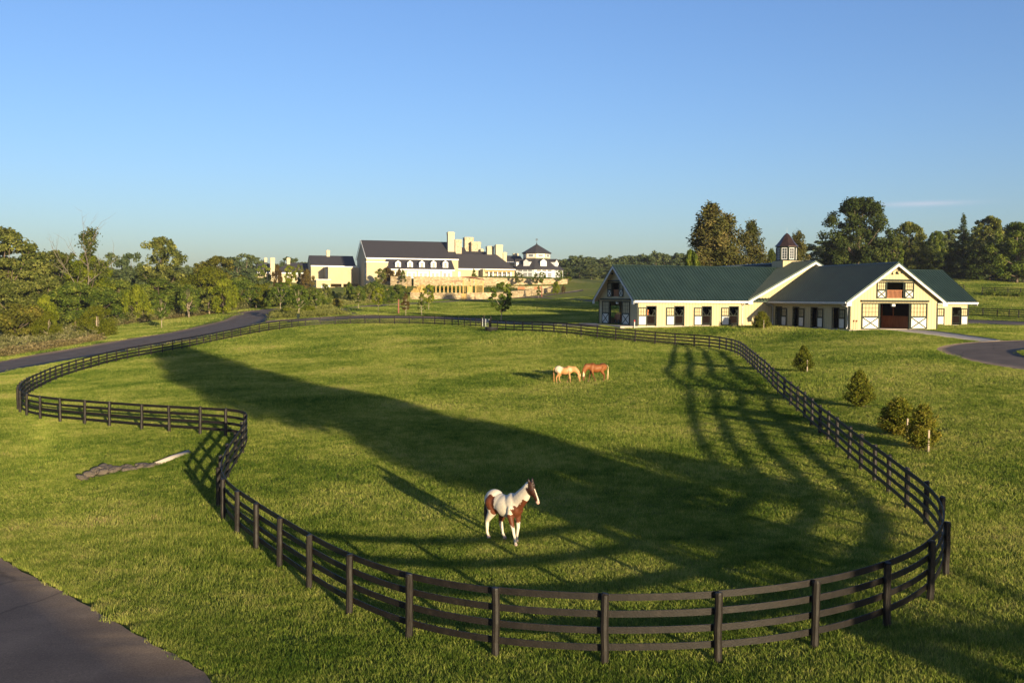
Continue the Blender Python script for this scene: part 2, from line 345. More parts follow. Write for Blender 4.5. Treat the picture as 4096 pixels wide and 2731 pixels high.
def resample(P, n):
    P = np.asarray(P, float); d = np.r_[0, np.cumsum(np.linalg.norm(np.diff(P[:, :2], axis=0), axis=1))]
    t = np.linspace(0, d[-1], n); return np.stack([np.interp(t, d, P[:, k]) for k in range(P.shape[1])], 1)
def smooth_path(P, it=2):
    P = np.asarray(P, float)
    for _ in range(it):
        a = P[:-1] * .75 + P[1:] * .25; b = P[:-1] * .25 + P[1:] * .75
        P = np.concatenate([P[:1], np.stack([a, b], 1).reshape(-1, P.shape[1]), P[-1:]])
    return P
PAVED = []
def strip(name, A, B, n, m, dz, ma, sm=2, jag=0.):
    A = resample(smooth_path(A, sm), n)[:, :2]; B = resample(smooth_path(B, sm), n)[:, :2]
    if jag:
        A = A + rng.normal(0, jag, A.shape); B = B + rng.normal(0, jag, B.shape)
    PAVED.append(np.concatenate([A, B[::-1]]))
    t = np.linspace(0, 1, m)[:, None, None]
    G = A[None] * (1 - t) + B[None] * t
    Z = hgt(G[..., 0], G[..., 1]) + dz
    V = np.concatenate([G, Z[..., None]], -1).reshape(-1, 3); i = np.arange(m * n).reshape(m, n)
    Q = np.stack([i[:-1, :-1].ravel(), i[:-1, 1:].ravel(), i[1:, 1:].ravel(), i[1:, :-1].ravel()], 1)
    # a low skirt so that the slab has an edge
    edge = np.concatenate([i[0], i[1:, -1], i[-1, ::-1][1:], i[::-1, 0][1:]])
    Vs = V[edge].copy(); Vs[:, 2] -= dz + .1; k = np.arange(len(edge)) ; base = len(V)
    Q2 = np.stack([edge[k[:-1]], edge[k[1:]], base + k[1:], base + k[:-1]], 1)
    me = npmesh(name, np.concatenate([V, Vs]), np.concatenate([Q, Q2]), ma)
    o = tag(link(name, me), kind='structure'); return o
def G(l): return [gnd(*p)[:2] for p in l]
strip('road', G([(-260,1500),(0,1444),(140,1418),(281,1395),(468,1364),(702,1327),(889,1285),(935,1262),(978,1246),(1040,1239),(1104,1233),(1152,1231)]),
      G([(-260,1560),(0,1489),(234,1449),(400,1421),(560,1395),(702,1368),(850,1340),(950,1321),(1030,1300),(1066,1283),(1090,1256),(1152,1237)]), 90, 6, .03, M['asphalt'])
strip('pavement', [*G([(-40,2212),(0,2235),(102,2292),(224,2354),(340,2422),(476,2503),(612,2578),(748,2653),(877,2731)]), (-4.2, 14), (-3, 9), (-2, 2)],
      [(-30, 34), (-30, 25), (-30, 15), (-30, 2)], 90, 14, .035, M['asphalt'], jag=.03)
strip('driveway', G([(4500,1385),(4300,1358),(4096,1360),(3998,1364),(3866,1370),(3800,1378),(3757,1388),(3742,1397),(3760,1408),(3790,1420),(3866,1441),(3968,1461),(4096,1481),(4300,1500),(4500,1500)]),
      G([(4500,1386),(4400,1380),(4300,1385),(4200,1390),(4140,1395),(4100,1400),(4070,1403),(4064,1406),(4070,1412),(4090,1424),(4120,1432),(4200,1440),(4300,1440),(4400,1430),(4500,1420)]), 80, 8, .03, M['asphalt'])
strip('drive', G([(1066,1284),(1178,1276),(1297,1270),(1414,1262),(1488,1260),(1704,1268),(1838,1267),(1912,1273),(1957,1280),(2064,1288),(2300,1295),(2391,1298)]),
      G([(1062,1292),(1178,1288),(1297,1283),(1414,1277),(1488,1276),(1704,1278),(1838,1279),(1912,1286),(1957,1292),(2064,1301),(2300,1309),(2420,1312)]), 80, 4, .03, M['asphalt'])
strip('path', G([(1418,1258),(1365,1246),(1345,1237),(1387,1228),(1503,1220),(1595,1215),(1685,1210),(1853,1200),(2031,1190),(2136,1185),(2225,1173),(2330,1158)]),
      G([(1450,1262),(1400,1250),(1385,1241),(1402,1234),(1505,1225),(1595,1219),(1685,1214),(1853,1204),(2031,1194),(2136,1189),(2225,1178),(2335,1163)]), 60, 3, .03, M['asphalt'])
strip('footpath', G([(2110,1187),(2200,1187),(2300,1196),(2395,1204)]), G([(2110,1190),(2200,1192),(2300,1201),(2395,1210)]), 30, 3, .03, M['asphalt'])
strip('back_road', G([(3840,1276),(3930,1280),(4020,1283),(4130,1287),(4400,1300)]), G([(3840,1293),(3930,1297),(4020,1299),(4130,1303),(4400,1320)]), 40, 4, .03, M['asphalt'])
# ------------------------------------------------------------------ stable (local axes: x along the wings, y away, z up)
YAW = math.atan(1190 / F)
BP = atY(2548, 1302.4, 121)
eu = np.array([math.cos(YAW), math.sin(YAW), 0]); ev = np.array([-math.sin(YAW), math.cos(YAW), 0])
barn = thing('horse_barn', BP, 'cream board sided horse stable with green metal roofs, cross wings and a copper topped cupola', 'stable', rz=YAW)
def BW(u, v, z=0.): return BP + eu * u + ev * v + np.array([0, 0, z])

class TM(MB):
    """mesh builder working in wall coordinates: s along, n outward, z up"""
    def __init__(s, fn): super().__init__(); s.fn = fn
    def b(s, s0, s1, n0, n1, z0, z1):
        f = s.fn; s.hexa([f(s0,n0,z0), f(s1,n0,z0), f(s1,n1,z0), f(s0,n1,z0)], [f(s0,n0,z1), f(s1,n0,z1), f(s1,n1,z1), f(s0,n1,z1)])
    def diag(s, s0, z0, s1, z1, w, n0, n1):
        d = Vector((s1-s0, z1-z0)).normalized(); p = Vector((-d.y, d.x)) * w / 2
        q = [(s0+p.x, z0+p.y), (s1+p.x, z1+p.y), (s1-p.x, z1-p.y), (s0-p.x, z0-p.y)]
        s.hexa([s.fn(a, n0, c) for a, c in q], [s.fn(a, n1, c) for a, c in q])
    def wall(s, s0, s1, top, openings=(), brk=(), n0=-.15, n1=0., zb=-.8):
        e = {s0, s1, *[b for b in brk if s0 < b < s1]}
        for o in openings: e |= {o[0], o[1]}
        e = sorted(e)
        for a, b in zip(e[:-1], e[1:]):
            mid = (a + b) / 2; z = zb
            for o in sorted([o for o in openings if o[0] < mid < o[1]], key=lambda o: o[2]):
                if o[2] > z + .01: s.b(a, b, n0, n1, z, o[2])
                z = o[3]
            ta, tb = top(a), top(b)
            if max(ta, tb) > z + .01:
                f = s.fn
                s.hexa([f(a,n0,z), f(b,n0,z), f(b,n1,z), f(a,n1,z)], [f(a,n0,max(z+.005,ta)), f(b,n0,max(z+.005,tb)), f(b,n1,max(z+.005,tb)), f(a,n1,max(z+.005,ta))])
fFront = lambda y0: (lambda s, n, z: (s, y0 - n, z))
fWest = lambda x0: (lambda s, n, z: (x0 - n, s, z))
fEast = lambda x0: (lambda s, n, z: (x0 + n, s, z))
fBack = lambda y0: (lambda s, n, z: (s, y0 + n, z))

def sliding_door(fn, s0, s1, z0, z1, cols, rows, split, par=barn, name='sliding_door', xbrace=True, lite=False):
    """a framed leaf hung in front of the wall: glazing bars above, white board (with a cross) below"""
    fw = .13; a = TM(fn); n0, n1 = .05, .11
    a.b(s0, s0+fw, n0, n1, z0, z1); a.b(s1-fw, s1, n0, n1, z0, z1)
    a.b(s0+fw, s1-fw, n0, n1, z1-fw, z1); a.b(s0+fw, s1-fw, n0, n1, z0, z0+fw*.7); a.b(s0+fw, s1-fw, n0, n1, split-fw*.6, split+fw*.6)
    o = a.build(name, M['green'], par)
    g = TM(fn)
    for k in range(1, cols):
        x = s0+fw + (s1-s0-2*fw)*k/cols; g.b(x-.014, x+.014, .065, .09, split+fw*.6, z1-fw)
    for k in range(1, rows):
        z = split+fw*.6 + (z1-fw-split-fw*.6)*k/rows; g.b(s0+fw, s1-fw, .068, .087, z-.014, z+.014)
    g.build('window_bars', M['green'], o)
    p = TM(fn); p.b(s0+fw, s1-fw, .06, .075, z0+fw*.7, split-fw*.6); p.build('panel', M['white'], o)
    if xbrace:
        q = TM(fn); q.diag(s0+fw, z0+fw*.7, s1-fw, split-fw*.6, .11, .08, .105); q.diag(s0+fw, split-fw*.6, s1-fw, z0+fw*.7, .11, .0775, .102)
        q.build('cross_brace', M['green'], o)
    return o
def stall_opening(fn, s0, s1, par=barn, gate=True, flip=False):
    a = TM(fn); w = .1
    a.b(s0-w, s0, -.16, .04, -.02, 2.42); a.b(s1, s1+w, -.16, .04, -.02, 2.42); a.b(s0, s1, -.16, .035, 2.33, 2.42)
    o = a.build('stall_doorway', M['green'], par)
    if gate:
        g = TM(fn); d0, d1 = -.12, -.07
        for x in (s0+.02, s1-.1): g.b(x, x+.06, d0, d1, .2, 1.25)
        g.b(s0, s1, d0, d1, .2, .26); g.b(s0, s1, d0, d1, 1.2, 1.27)
        m = (s0+s1)/2
        g.diag(s0+.02, 1.9, m-.12, 1.27, .05, d0, d1); g.diag(s1-.05, 1.9, m+.12, 1.27, .05, d0, d1)
        g.b(s1-.34, s1-.02, d0+.01, d1-.01, 1.86, 1.91); g.b(s1-.07, s1-.02, d0+.01, d1-.01, 1.27, 1.86)
        g.build('stall_gate', M['green'], o)
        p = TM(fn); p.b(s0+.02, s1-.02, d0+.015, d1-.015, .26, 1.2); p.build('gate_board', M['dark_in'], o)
    return o

EZ = 3.05; RZ = 7.5; RY = 6.25; SL = (RZ - EZ) / (RY + .6)
# --- wall openings
dl = [(1.28, 2.48), (5.03, 6.23), (8.78, 9.98), (12.53, 13.73)]
w = TM(fFront(0)); w.wall(.003, 15.4, lambda s: 3.02, [(a, b, -.05, 2.33) for a, b in dl]); w.build('wall', M['siding'], barn)
ct = lambda s: 8.22 - .53 * abs(s - 24.4) - .12
w = TM(fFront(0)); w.wall(15.4, 33.4, ct, [(21, 27.6, .05, 3)], brk=[24.4]); w.build('wall', M['siding'], barn)
dr = [(39.9, 41.1), (42.32, 43.5), (46.08, 47.35)]
w = TM(fFront(0)); w.wall(33.4, 48.6, lambda s: 3.02, [(a, b, -.05, 2.33) for a, b in dr]); w.build('wall', M['siding'], barn)
gt = lambda s: RZ - SL * abs(s - RY) - .12
w = TM(fWest(0)); w.wall(0, 12.5, gt, [(4.6, 8.8, -.05, 2.95), (5.6, 8.05, 3.55, 5.3)], brk=[RY]); w.build('wall', M['siding'], barn, )
w = TM(fEast(48.6)); w.wall(0.003, 12.5, gt, [(4.6, 8.8, -.05, 2.95)], brk=[RY]); w.build('wall', M['siding'], barn)
w = TM(fBack(12.5)); w.wall(.0, 48.6, lambda s: 3.02, [(1.1, 2.9, .75, 2.35), (16, 33, .1, 2.9)]); w.build('wall', M['siding'], barn)
w = TM(fWest(18.5)); dw = [(-2.3, -1.05), (-6.12, -4.9), (-10.0, -8.75), (-14.2, -13.0)]
w.wall(-16.2, 0, lambda s: 3.02, [(a, b, -.05, 2.33) for a, b in dw]); w.build('wall', M['siding'], barn)
w = TM(fEast(30.1)); w.wall(-16.2, 0, lambda s: 3.02); w.build('wall', M['siding'], barn)
RX = 24.3; SL2 = (7.48 - EZ) / 6.68
rt = lambda s: 7.48 - SL2 * abs(s - RX) - .12
w = TM(fFront(-16.203)); w.wall(18.5, 30.1, rt, [(22.35, 26.4, -.05, 2.95), (23.2, 25.55, 3.5, 5.3)], brk=[RX], n0=-.12); w.build('wall', M['siding'], barn)
w = TM(fBack(28)); w.wall(15.4, 33.4, ct, brk=[24.4]); w.build('wall', M['siding'], barn)
for x0, f in ((15.4, fWest), (33.4, fEast)):
    w = TM(f(x0)); w.wall(12.65, 27.85, lambda s: 3.05); w.build('wall', M['siding'], barn)
# --- interior
w = MB(); w.box(.2, 48.4, .2, 12.3, -.6, .02); w.box(18.7, 29.9, -16.0, 0, -.6, .021); w.box(15.6, 33.2, 12.3, 27.8, -.6, .02); w.build('floor', M['concrete'], barn)
w = MB(); w.box(.2, 4.8, 3.65, 3.75, 0, 2.9)
w.box(4.8, 48.4, 3.65, 3.75, 0, 2.9); w.box(3.8, 3.9, .2, 3.65, 0, 2.9)
for x in (7.6, 11.3, 15.1, 37.6, 41.4, 45.1): w.box(x, x+.1, .2, 3.6, 0, 2.9)
w.box(4.9, 48.4, 8.8, 8.9, 0, 2.9); w.box(4.8, 4.9, 8.8, 12.3, 0, 2.9)
w.box(22.1, 22.2, -16, -.2, 0, 2.9); w.box(26.6, 26.7, -16, -.2, 0, 2.9); w.box(18.7, 22.1, -8.1, -8, 0, 2.9); w.box(18.7, 22.1, -12, -11.9, 0, 2.9); w.box(18.7, 22.1, -4.3, -4.2, 0, 2.9)
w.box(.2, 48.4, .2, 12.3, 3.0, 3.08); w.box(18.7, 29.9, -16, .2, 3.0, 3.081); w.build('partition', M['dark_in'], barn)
w = MB()
for a, b in ((22.2, 23.5), (23.55, 24.9), (25.75, 26.6)): w.box(a, b, -10.1, -10, .05, 1.35)
w.box(22.2, 26.6, -10.15, -10.05, 1.35, 1.45); w.box(23.48, 23.58, -10.12, -9.98, .05, 2.9); w.build('stall_front', M['wood_in'], barn)
w = MB()
for a, b in ((-15.9, -13.2), (-13.1, -11.2)): w.box(26.52, 26.59, a, b, .05, 1.35)
w.box(26.5, 26.595, -15.9, -10.2, 1.36, 1.46); w.box(26.5, 26.6, -13.19, -13.11, .05, 2.9); w.box(26.5, 26.6, -11.15, -11.05, .05, 2.9)
w.build('stall_front', M['wood_in'], barn)
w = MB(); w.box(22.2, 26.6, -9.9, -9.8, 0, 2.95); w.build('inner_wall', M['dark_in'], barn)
w = MB()
for k in range(14):
    x = 23.25 + k*.17; w.box(x, x+.09, -16.05, -16.0, 3.5, 4.35)
w.box(23.2, 25.55, -16.1, -15.97, 4.35, 4.42); w.build('loft_railing', M['wood_in'], barn)
w = MB()
for k in range(12):
    y = 5.65 + k*.2; w.box(.2, .25, y, y+.1, 3.55, 4.35)
w.box(.18, .27, 5.6, 8.05, 4.35, 4.42); w.build('loft_railing', M['wood_in'], barn)
# --- stall doors
for a, b in dl: stall_opening(fFront(0), a, b); sliding_door(fFront(0), a-1.2, a-.02, .04, 2.24, 3, 2, 1.22, xbrace=False, name='stall_door')
for k, (a, b) in enumerate(dr):
    stall_opening(fFront(0), a, b); sliding_door(fFront(0), b+.02, b+1.22, .04, 2.24, 3, 2, 1.22, xbrace=False, name='stall_door')
for a, b in dw: stall_opening(fWest(18.5), a, b, gate=False); sliding_door(fWest(18.5), a-1.22, a-.02, .04, 2.24, 3, 2, 1.22, xbrace=False, name='stall_door')
# --- gable doors
fn = fFront(-16.203)
sliding_door(fn, 20.0, 22.32, .02, 2.96, 5, 3, 1.4); sliding_door(fn, 26.43, 28.73, .02, 2.96, 5, 3, 1.4)
sliding_door(fn, 21.9, 23.17, 3.47, 5.33, 4, 2, 4.4, name='loft_door'); sliding_door(fn, 25.58, 26.85, 3.47, 5.33, 4, 2, 4.4, name='loft_door')
def track(fn, s0, s1, z):
    t = TM(fn); t.b(s0, s1, .003, .24, z, z+.2); t.build('door_track', M['green'], barn)
def surround(fn, s0, s1, z0, z1):
    t = TM(fn); t.b(s0, s0+.1, -.15, .03, z0, z1); t.b(s1-.1, s1, -.15, .03, z0, z1); t.b(s0+.1, s1-.1, -.15, .028, z1-.1, z1)
    t.build('door_frame', M['green'], barn)
track(fn, 19.85, 28.85, 3.08); track(fn, 22.0, 26.9, 5.42); surround(fn, 22.35, 26.4, 0, 2.98); surround(fn, 23.2, 25.55, 3.48, 5.36)
fg = fWest(0)
sliding_door(fg, 2.15, 4.58, .02, 2.96, 4, 3, 1.4); sliding_door(fg, 8.82, 11.25, .02, 2.96, 4, 3, 1.4)
sliding_door(fg, 4.25, 5.58, 3.5, 5.33, 3, 2, 4.4, name='loft_door'); sliding_door(fg, 8.07, 9.4, 3.5, 5.33, 3, 2, 4.4, name='loft_door')
track(fg, 1.9, 11.6, 3.1); track(fg, 4.0, 9.7, 5.44); surround(fg, 4.6, 8.8, 0, 2.98); surround(fg, 5.6, 8.05, 3.53, 5.36)
# corner boards
for y_, a_, b_ in ((0, -.03, .14), (0, 48.5, 48.63), (-16.205, 18.44, 18.58), (-16.205, 30.02, 30.16)):
    w = TM(fFront(y_)); w.b(a_, b_, .003, .045, -.3, 3.0); w.build('corner_board', M['green'], barn)
w = TM(fWest(0)); w.b(12.38, 12.52, .003, .04, -.3, 3.0); w.build('corner_board', M['green'], barn)
# --- roofs
def roof(name, along, c0, c1, ctr, half, zr, ze, mat_, ribs=.43, par=barn, th=.1, ribh=.085):
    """gabled roof: ridge along 'x' or 'y' from c0 to c1, centred on ctr"""
    P = (lambda a, b, z: (a, b, z)) if along == 'x' else (lambda a, b, z: (b, a, z))
    w = MB()
    for sg in (-1, 1):
        w.hexa([P(c0, ctr, zr-th), P(c1, ctr, zr-th), P(c1, ctr+sg*half, ze-th), P(c0, ctr+sg*half, ze-th)],
               [P(c0, ctr, zr), P(c1, ctr, zr), P(c1, ctr+sg*half, ze), P(c0, ctr+sg*half, ze)])
        if ribs:
            n = int((c1-c0)/ribs)
            for k in range(n+1):
                a = c0 + .02 + (c1-c0-.04)*k/n
                w.hexa([P(a-.028, ctr, zr+.002), P(a+.028, ctr, zr+.002), P(a+.028, ctr+sg*half, ze+.002), P(a-.028, ctr+sg*half, ze+.002)],
                       [P(a-.022, ctr, zr+ribh), P(a+.022, ctr, zr+ribh), P(a+.022, ctr+sg*half, ze+ribh), P(a-.022, ctr+sg*half, ze+ribh)])
    if ribs:
        w.hexa([P(c0, ctr-.2, zr-.05), P(c1, ctr-.2, zr-.05), P(c1, ctr+.2, zr-.05), P(c0, ctr+.2, zr-.05)],
               [P(c0, ctr-.03, zr+.09), P(c1, ctr-.03, zr+.09), P(c1, ctr+.03, zr+.09), P(c0, ctr+.03, zr+.09)])
    return w.build(name, mat_, par)
r1 = roof('roof', 'x', -.7, 49.6, RY, RY+.6, RZ, EZ, M['metalroof'])
r2 = roof('roof', 'y', -.62, 28.6, 24.4, 9.6, 8.22, 3.13, M['metalroof'])
r3 = roof('roof', 'y', -16.85, -.01, RX, 6.68, 7.48, EZ, M['metalroof'])
def rake(fn, c, half, zr, ze, n0, n1, drop=.28, mname='trim', ret=.65):
    t = TM(fn); s = (zr-ze)/half
    for sg in (-1, 1):
        a = [(c, zr-.02), (c+sg*half, ze-.02), (c+sg*half, ze-.02-drop), (c, zr-.02-drop)]
        t.hexa([fn(x, n0, z) for x, z in a], [fn(x, n1, z) for x, z in a])
        e = c+sg*half; i = e - sg*ret
        a = [(e, ze-.05), (i, ze-.05 + s*ret*.95), (i, ze-.36), (e, ze-.36)]
        t.hexa([fn(x, n0+.01, z) for x, z in a], [fn(x, n1-.01, z) for x, z in a])
    t.build('bargeboard', M['trim'], barn)
rake(fWest(0), RY, RY+.6, RZ-.1, EZ-.1, .66, .73); rake(fFront(0), 24.4, 9.6, 8.12, 3.03, .57, .65); rake(fFront(-16.2), RX, 6.68, 7.38, EZ-.1, .6, .68)
rake(fEast(48.6), RY, RY+.6, RZ-.1, EZ-.1, .96, 1.03)
def soffit(fn, c, half, zr, ze, n0, n1):
    t = TM(fn)
    for sg in (-1, 1):
        a = [(c, zr-.13), (c+sg*half, ze-.13), (c+sg*half, ze-.16), (c, zr-.16)]
        t.hexa([fn(x, n0, z) for x, z in a], [fn(x, n1, z) for x, z in a])
    t.build('soffit', M['stucco'], barn)
soffit(fWest(0), RY, RY+.55, RZ, EZ, .003, .655); soffit(fFront(0), 24.4, 9.5, 8.22, 3.13, .003, .565); soffit(fFront(-16.2), RX, 6.6, 7.48, EZ, .012, .595)
def gutter(fn, s0, s1, n, z, name='gutter'):
    t = TM(fn); t.b(s0, s1, n-.02, n+.1, z-.16, z+.0); t.b(s0, s1, n-.06, n-.022, z-.26, z-.02); t.build(name, M['trim'], barn)
gutter(fFront(0), -.65, 15.35, .62, EZ); gutter(fFront(0), 31.0, 49.7, .62, EZ); gutter(fWest(17.62), -16.75, -.05, .02, EZ)
def downspout(fn, s, ntop=.62):
    t = TM(fn); f = fn
    t.tube([f(s, ntop, 2.86), f(s, ntop, 2.7), f(s, .1, 2.5), f(s, .08, 2.3), f(s, .08, .25), f(s, .25, .08)], [.055]*6, 6); t.build('downspout', M['trim'], barn)
downspout(fFront(0), 14.3); downspout(fWest(18.5), -.35, .9); downspout(fWest(18.5), -15.95, .85)
# lamps on the gables
def gooseneck(fn, s, z):
    t = TM(fn); f = fn
    t.tube([f(s, .02, z), f(s, .3, z+.25), f(s, .6, z+.2), f(s, .65, z)], [.025]*4, 6)
    o = t.build('barn_lamp', M['green'], barn)
    h = TM(fn); pts = [(f(s, .65, z+.02)), (f(s, .65, z-.22))]; h.tube(pts, [.07, .2], 12); h.build('lamp_shade', M['green'], o)
gooseneck(fFront(-16.2), 24.05, 6.45); gooseneck(fFront(-16.2), 24.75, 6.5); gooseneck(fWest(0), RY+.3, 6.55)
for fn_, s_ in ((fFront(-16.2), 24.15), (fWest(0), 6.2)):
    t = TM(fn_); t.b(s_-.22, s_+.22, -.1, .12, 2.58, 2.84); t.build('door_lamp', M['white'], barn)
# hooks on the gable wall
t = TM(fFront(-16.2))
for s in (18.95, 19.3):
    t.tube([t.fn(s, .05, 0), t.fn(s, .05, .75), t.fn(s+.1, .12, .95)], [.018]*3, 5)
    t.b(s-.02, s+.12, .06, .16, .85, 1.05)
t.build('hydrant', M['redwood'], barn)
# cupola
cu, cv = 24.4, RY
w = MB(); w.box(cu-1.37, cu+1.37, cv-1.37, cv+1.37, 6.6, 8.42); cup = w.build('cupola', M['siding'], barn)
w = MB(); w.lathe([(1.46, 8.42), (1.46, 8.52), (1.36, 8.53), (1.36, 8.62), (1.05, 8.63), (1.05, 10.15), (1.36, 10.16), (1.36, 10.34)], 8, (cu, cv), PI/8)
for k in range(8):
    a = PI/8 + k*PI/4; w.tube([(cu+1.3*math.cos(a), cv+1.3*math.sin(a), 8.6), (cu+1.3*math.cos(a), cv+1.3*math.sin(a), 10.2)], [.13, .13], 6)
w.build('lantern_frame', M['green'], cup)
for k in range(8):
    a = k*PI/4; c, s_ = math.cos(a), math.sin(a)
    f = (lambda c, s_: (lambda s, n, z: (cu + c*(1.2+n) - s_*s, cv + s_*(1.2+n) + c*s, z)))(c, s_)
    t = TM(f); h = .36
    t.b(-h, -h+.06, 0, .06, 8.62, 10.16); t.b(h-.06, h, 0, .06, 8.62, 10.16); t.b(-h+.06, h-.06, 0, .06, 8.62, 8.7); t.b(-h+.06, h-.06, 0, .06, 10.08, 10.16)
    t.b(-.015, .015, .01, .05, 8.7, 10.08)
    for j in (1, 2, 3): t.b(-h+.06, h-.06, .012, .048, 8.7+.345*j-.013, 8.7+.345*j+.013)
    o = t.build('window', M['trim'], cup)
    g = TM(f); g.b(-h+.05, h-.05, -.03, -.02, 8.65, 10.12); g.build('pane', M['pane'], o)
w = MB(); w.lathe([(1.3, 10.3), (1.58, 10.34), (1.57, 10.4), (1.25, 10.74), (.92, 11.16), (.6, 11.62), (.3, 11.98), (.1, 12.14), (.02, 12.18)], 8, (cu, cv), PI/8)
w.build('cupola_roof', M['copper'], cup)
w = MB(); w.tube([(cu, cv, 12.1), (cu, cv, 12.95)], [.025, .008], 5); w.build('rod', M['metal_grey'], cup)
# --- paving at the stable
def slab(name, pts, z, ma, th=.3):
    w = MB(); w.prism([tuple(BW(u, v, z-th)) for u, v in pts], (0, 0, th)); o = w.build(name, ma); tag(o, kind='structure'); return o
slab('apron', [(-2.6, -1.0), (-.02, -1.0), (-.02, 13.2), (-2.6, 13.2)], -.03, M['concrete'])
slab('apron', [(-.02, -.45), (15.3, -.45), (15.3, -.16), (-.02, -.16)], -.06, M['concrete'])
slab('apron', [(17.9, -17.0), (30.2, -17.0), (30.2, -16.3), (17.9, -16.3)], -.035, M['concrete'])
slab('apron', [(17.9, -16.3), (18.3, -16.3), (18.3, -3), (17.9, -3)], -.045, M['concrete'])
PAVED.append(np.array([BW(u, v)[:2] for u, v in ((-2.6, -1), (18, -.45), (17.9, -17), (30.4, -17), (30.4, -.2), (48.8, -.2), (48.8, 12.6), (33.6, 12.6), (33.6, 28), (15.2, 28), (15.2, 12.6), (-2.6, 13.2))]))
q = [BW(22.4, -17.0), BW(26.4, -17.0)]
def _sw():
    A = [q[0][:2], *G([(3700,1338),(3800,1352),(3927,1368)])]; B = [q[1][:2], *G([(3760,1327),(3860,1341),(4012,1362)])]
    strip('sidewalk', A, B, 30, 4, .05, M['concrete'], sm=1)
_sw()
# --- things at the stable
t = MB(); a = BW(-.9, -1.3); gz = h1(a[0], a[1]); t.tube([(0, 0, -.3), (0, 0, .8)], [.06, .06], 8)
mk = thing('marker_post', (a[0], a[1], gz), 'short white marker post with a red top beside the left stable corner', 'marker post')
t.build('post', M['white'], mk)
mred = pmat('red_reflector', [(.45, .03, .02)], .5); t = MB(); t.tube([(0, 0, .8), (0, 0, 1.05)], [.075, .06], 8); t.build('cap', mred, mk)
a = BW(1.9, 5.5, .02)
gold = pmat('straw', [(.3, (.5, .26, .05)), (.7, (.75, .45, .12))], .9, 8., bump=.5)
car = thing('hay_cart', BW(1.3, 7.6, .02), 'orange brown wooden cart with straw inside the left gable doorway', 'cart', rz=YAW)
t = MB(); t.box(-.7, .7, -.9, .9, .35, 1.25); t.build('body', M['wood_in'], car)
t = MB()
for x in (-.74, .74):
    for y in (-.5, .5): t.tube([(x-.05, y, .3), (x+.05, y, .3)], [.3, .3], 12)
t.build('wheels', M['black'], car)
t = MB(); t.box(-.65, .3, -.8, .5, 1.25, 1.5); t.box(-.5, .2, -.93, -.9, .4, .75); t.box(-.45, .1, -.95, -.9, .85, 1.1); t.build('straw', gold, car)
# ------------------------------------------------------------------ hotel mansion on the hill (local axes parallel to the stable)
MO = atY(1465.8, 1112, 375.)
man = thing('mansion', MO, 'large cream country mansion with slate roofs, tall chimneys and an octagonal conservatory on the hill', 'mansion', rz=YAW)
def mv(px, py, v):
    r = ray(px, py); t = ((MO + ev * v - CAM) @ ev) / (r @ ev); P = CAM + r * t - MO; return float(P @ eu), float(P[2])
def mu(px, py, u):
    r = ray(px, py); t = ((MO + eu * u - CAM) @ eu) / (r @ eu); P = CAM + r * t - MO; return float(P @ ev), float(P[2])
ST, SLT, CH = M['stucco'], M['slate'], M['chimney']
def mbox(name, x0, x1, yt, yb, v0, dep, m, par=None, zb=None):
    u0, zt = mv(x0, yt, v0); u1, _ = mv(x1, yt, v0); _, z0 = mv(x0, yb, v0)
    if zb is not None: z0 = zb
    w = MB(); w.box(u0, u1, v0, v0+dep, z0, zt); return w.build(name, m, par or man), (u0, u1, z0, zt)
def gable_house(u0, u1, v0, v1, z0, ze, zr, over=.35, hipL=0., hipR=0., par=None, name='wall', eavetrim=True):
    par = par or man
    c = (v0+v1)/2; w = MB()
    i = [(u0, v0), (u1, v0), (u1, v1), (u0, v1)]
    w.hexa([(a, b, z0) for a, b in i], [(a, b, ze) for a, b in i])
    if not hipL: w.prism([(u0, v0, ze), (u0, v1, ze), (u0, c, zr-.15)], (.3, 0, 0))
    if not hipR: w.prism([(u1-.3, v0, ze), (u1-.3, v1, ze), (u1-.3, c, zr-.15)], (.3, 0, 0))
    w.build(name, ST, par)
    w = MB(); o = over; dz = (zr-ze)/(c-v0)*o; A, B = u0-(o if not hipL else o), u1+o
    RL, RR = (u0-o*.3 if not hipL else u0+hipL), (u1+o*.3 if not hipR else u1-hipR)
    AL = u0-o*.3 if not hipL else u0-o; BR = u1+o*.3 if not hipR else u1+o
    t = .22
    for s, vv in ((-1, v0-o), (1, v1+o)):
        w.hexa([(AL, vv, ze-dz-t), (BR, vv, ze-dz-t), (RR, c, zr-t), (RL, c, zr-t)], [(AL, vv, ze-dz), (BR, vv, ze-dz), (RR, c, zr), (RL, c, zr)])
    if hipL: w.hexa([(AL, v0-o, ze-dz-t), (RL, c, zr-t), (RL+.01, c, zr-t), (AL, v1+o, ze-dz-t)], [(AL, v0-o, ze-dz), (RL, c, zr), (RL+.01, c, zr), (AL, v1+o, ze-dz)])
    if hipR: w.hexa([(BR, v0-o, ze-dz-t), (RR, c, zr-t), (RR-.01, c, zr-t), (BR, v1+o, ze-dz-t)], [(BR, v0-o, ze-dz), (RR, c, zr), (RR-.01, c, zr), (BR, v1+o, ze-dz)])
    w.build('roof', SLT, par)
    if eavetrim:
        w = MB(); w.box(AL, BR, v0-o-.12, v0-o+.02, ze-dz-.5, ze-dz-.03); w.build('cornice', M['trim'], par)
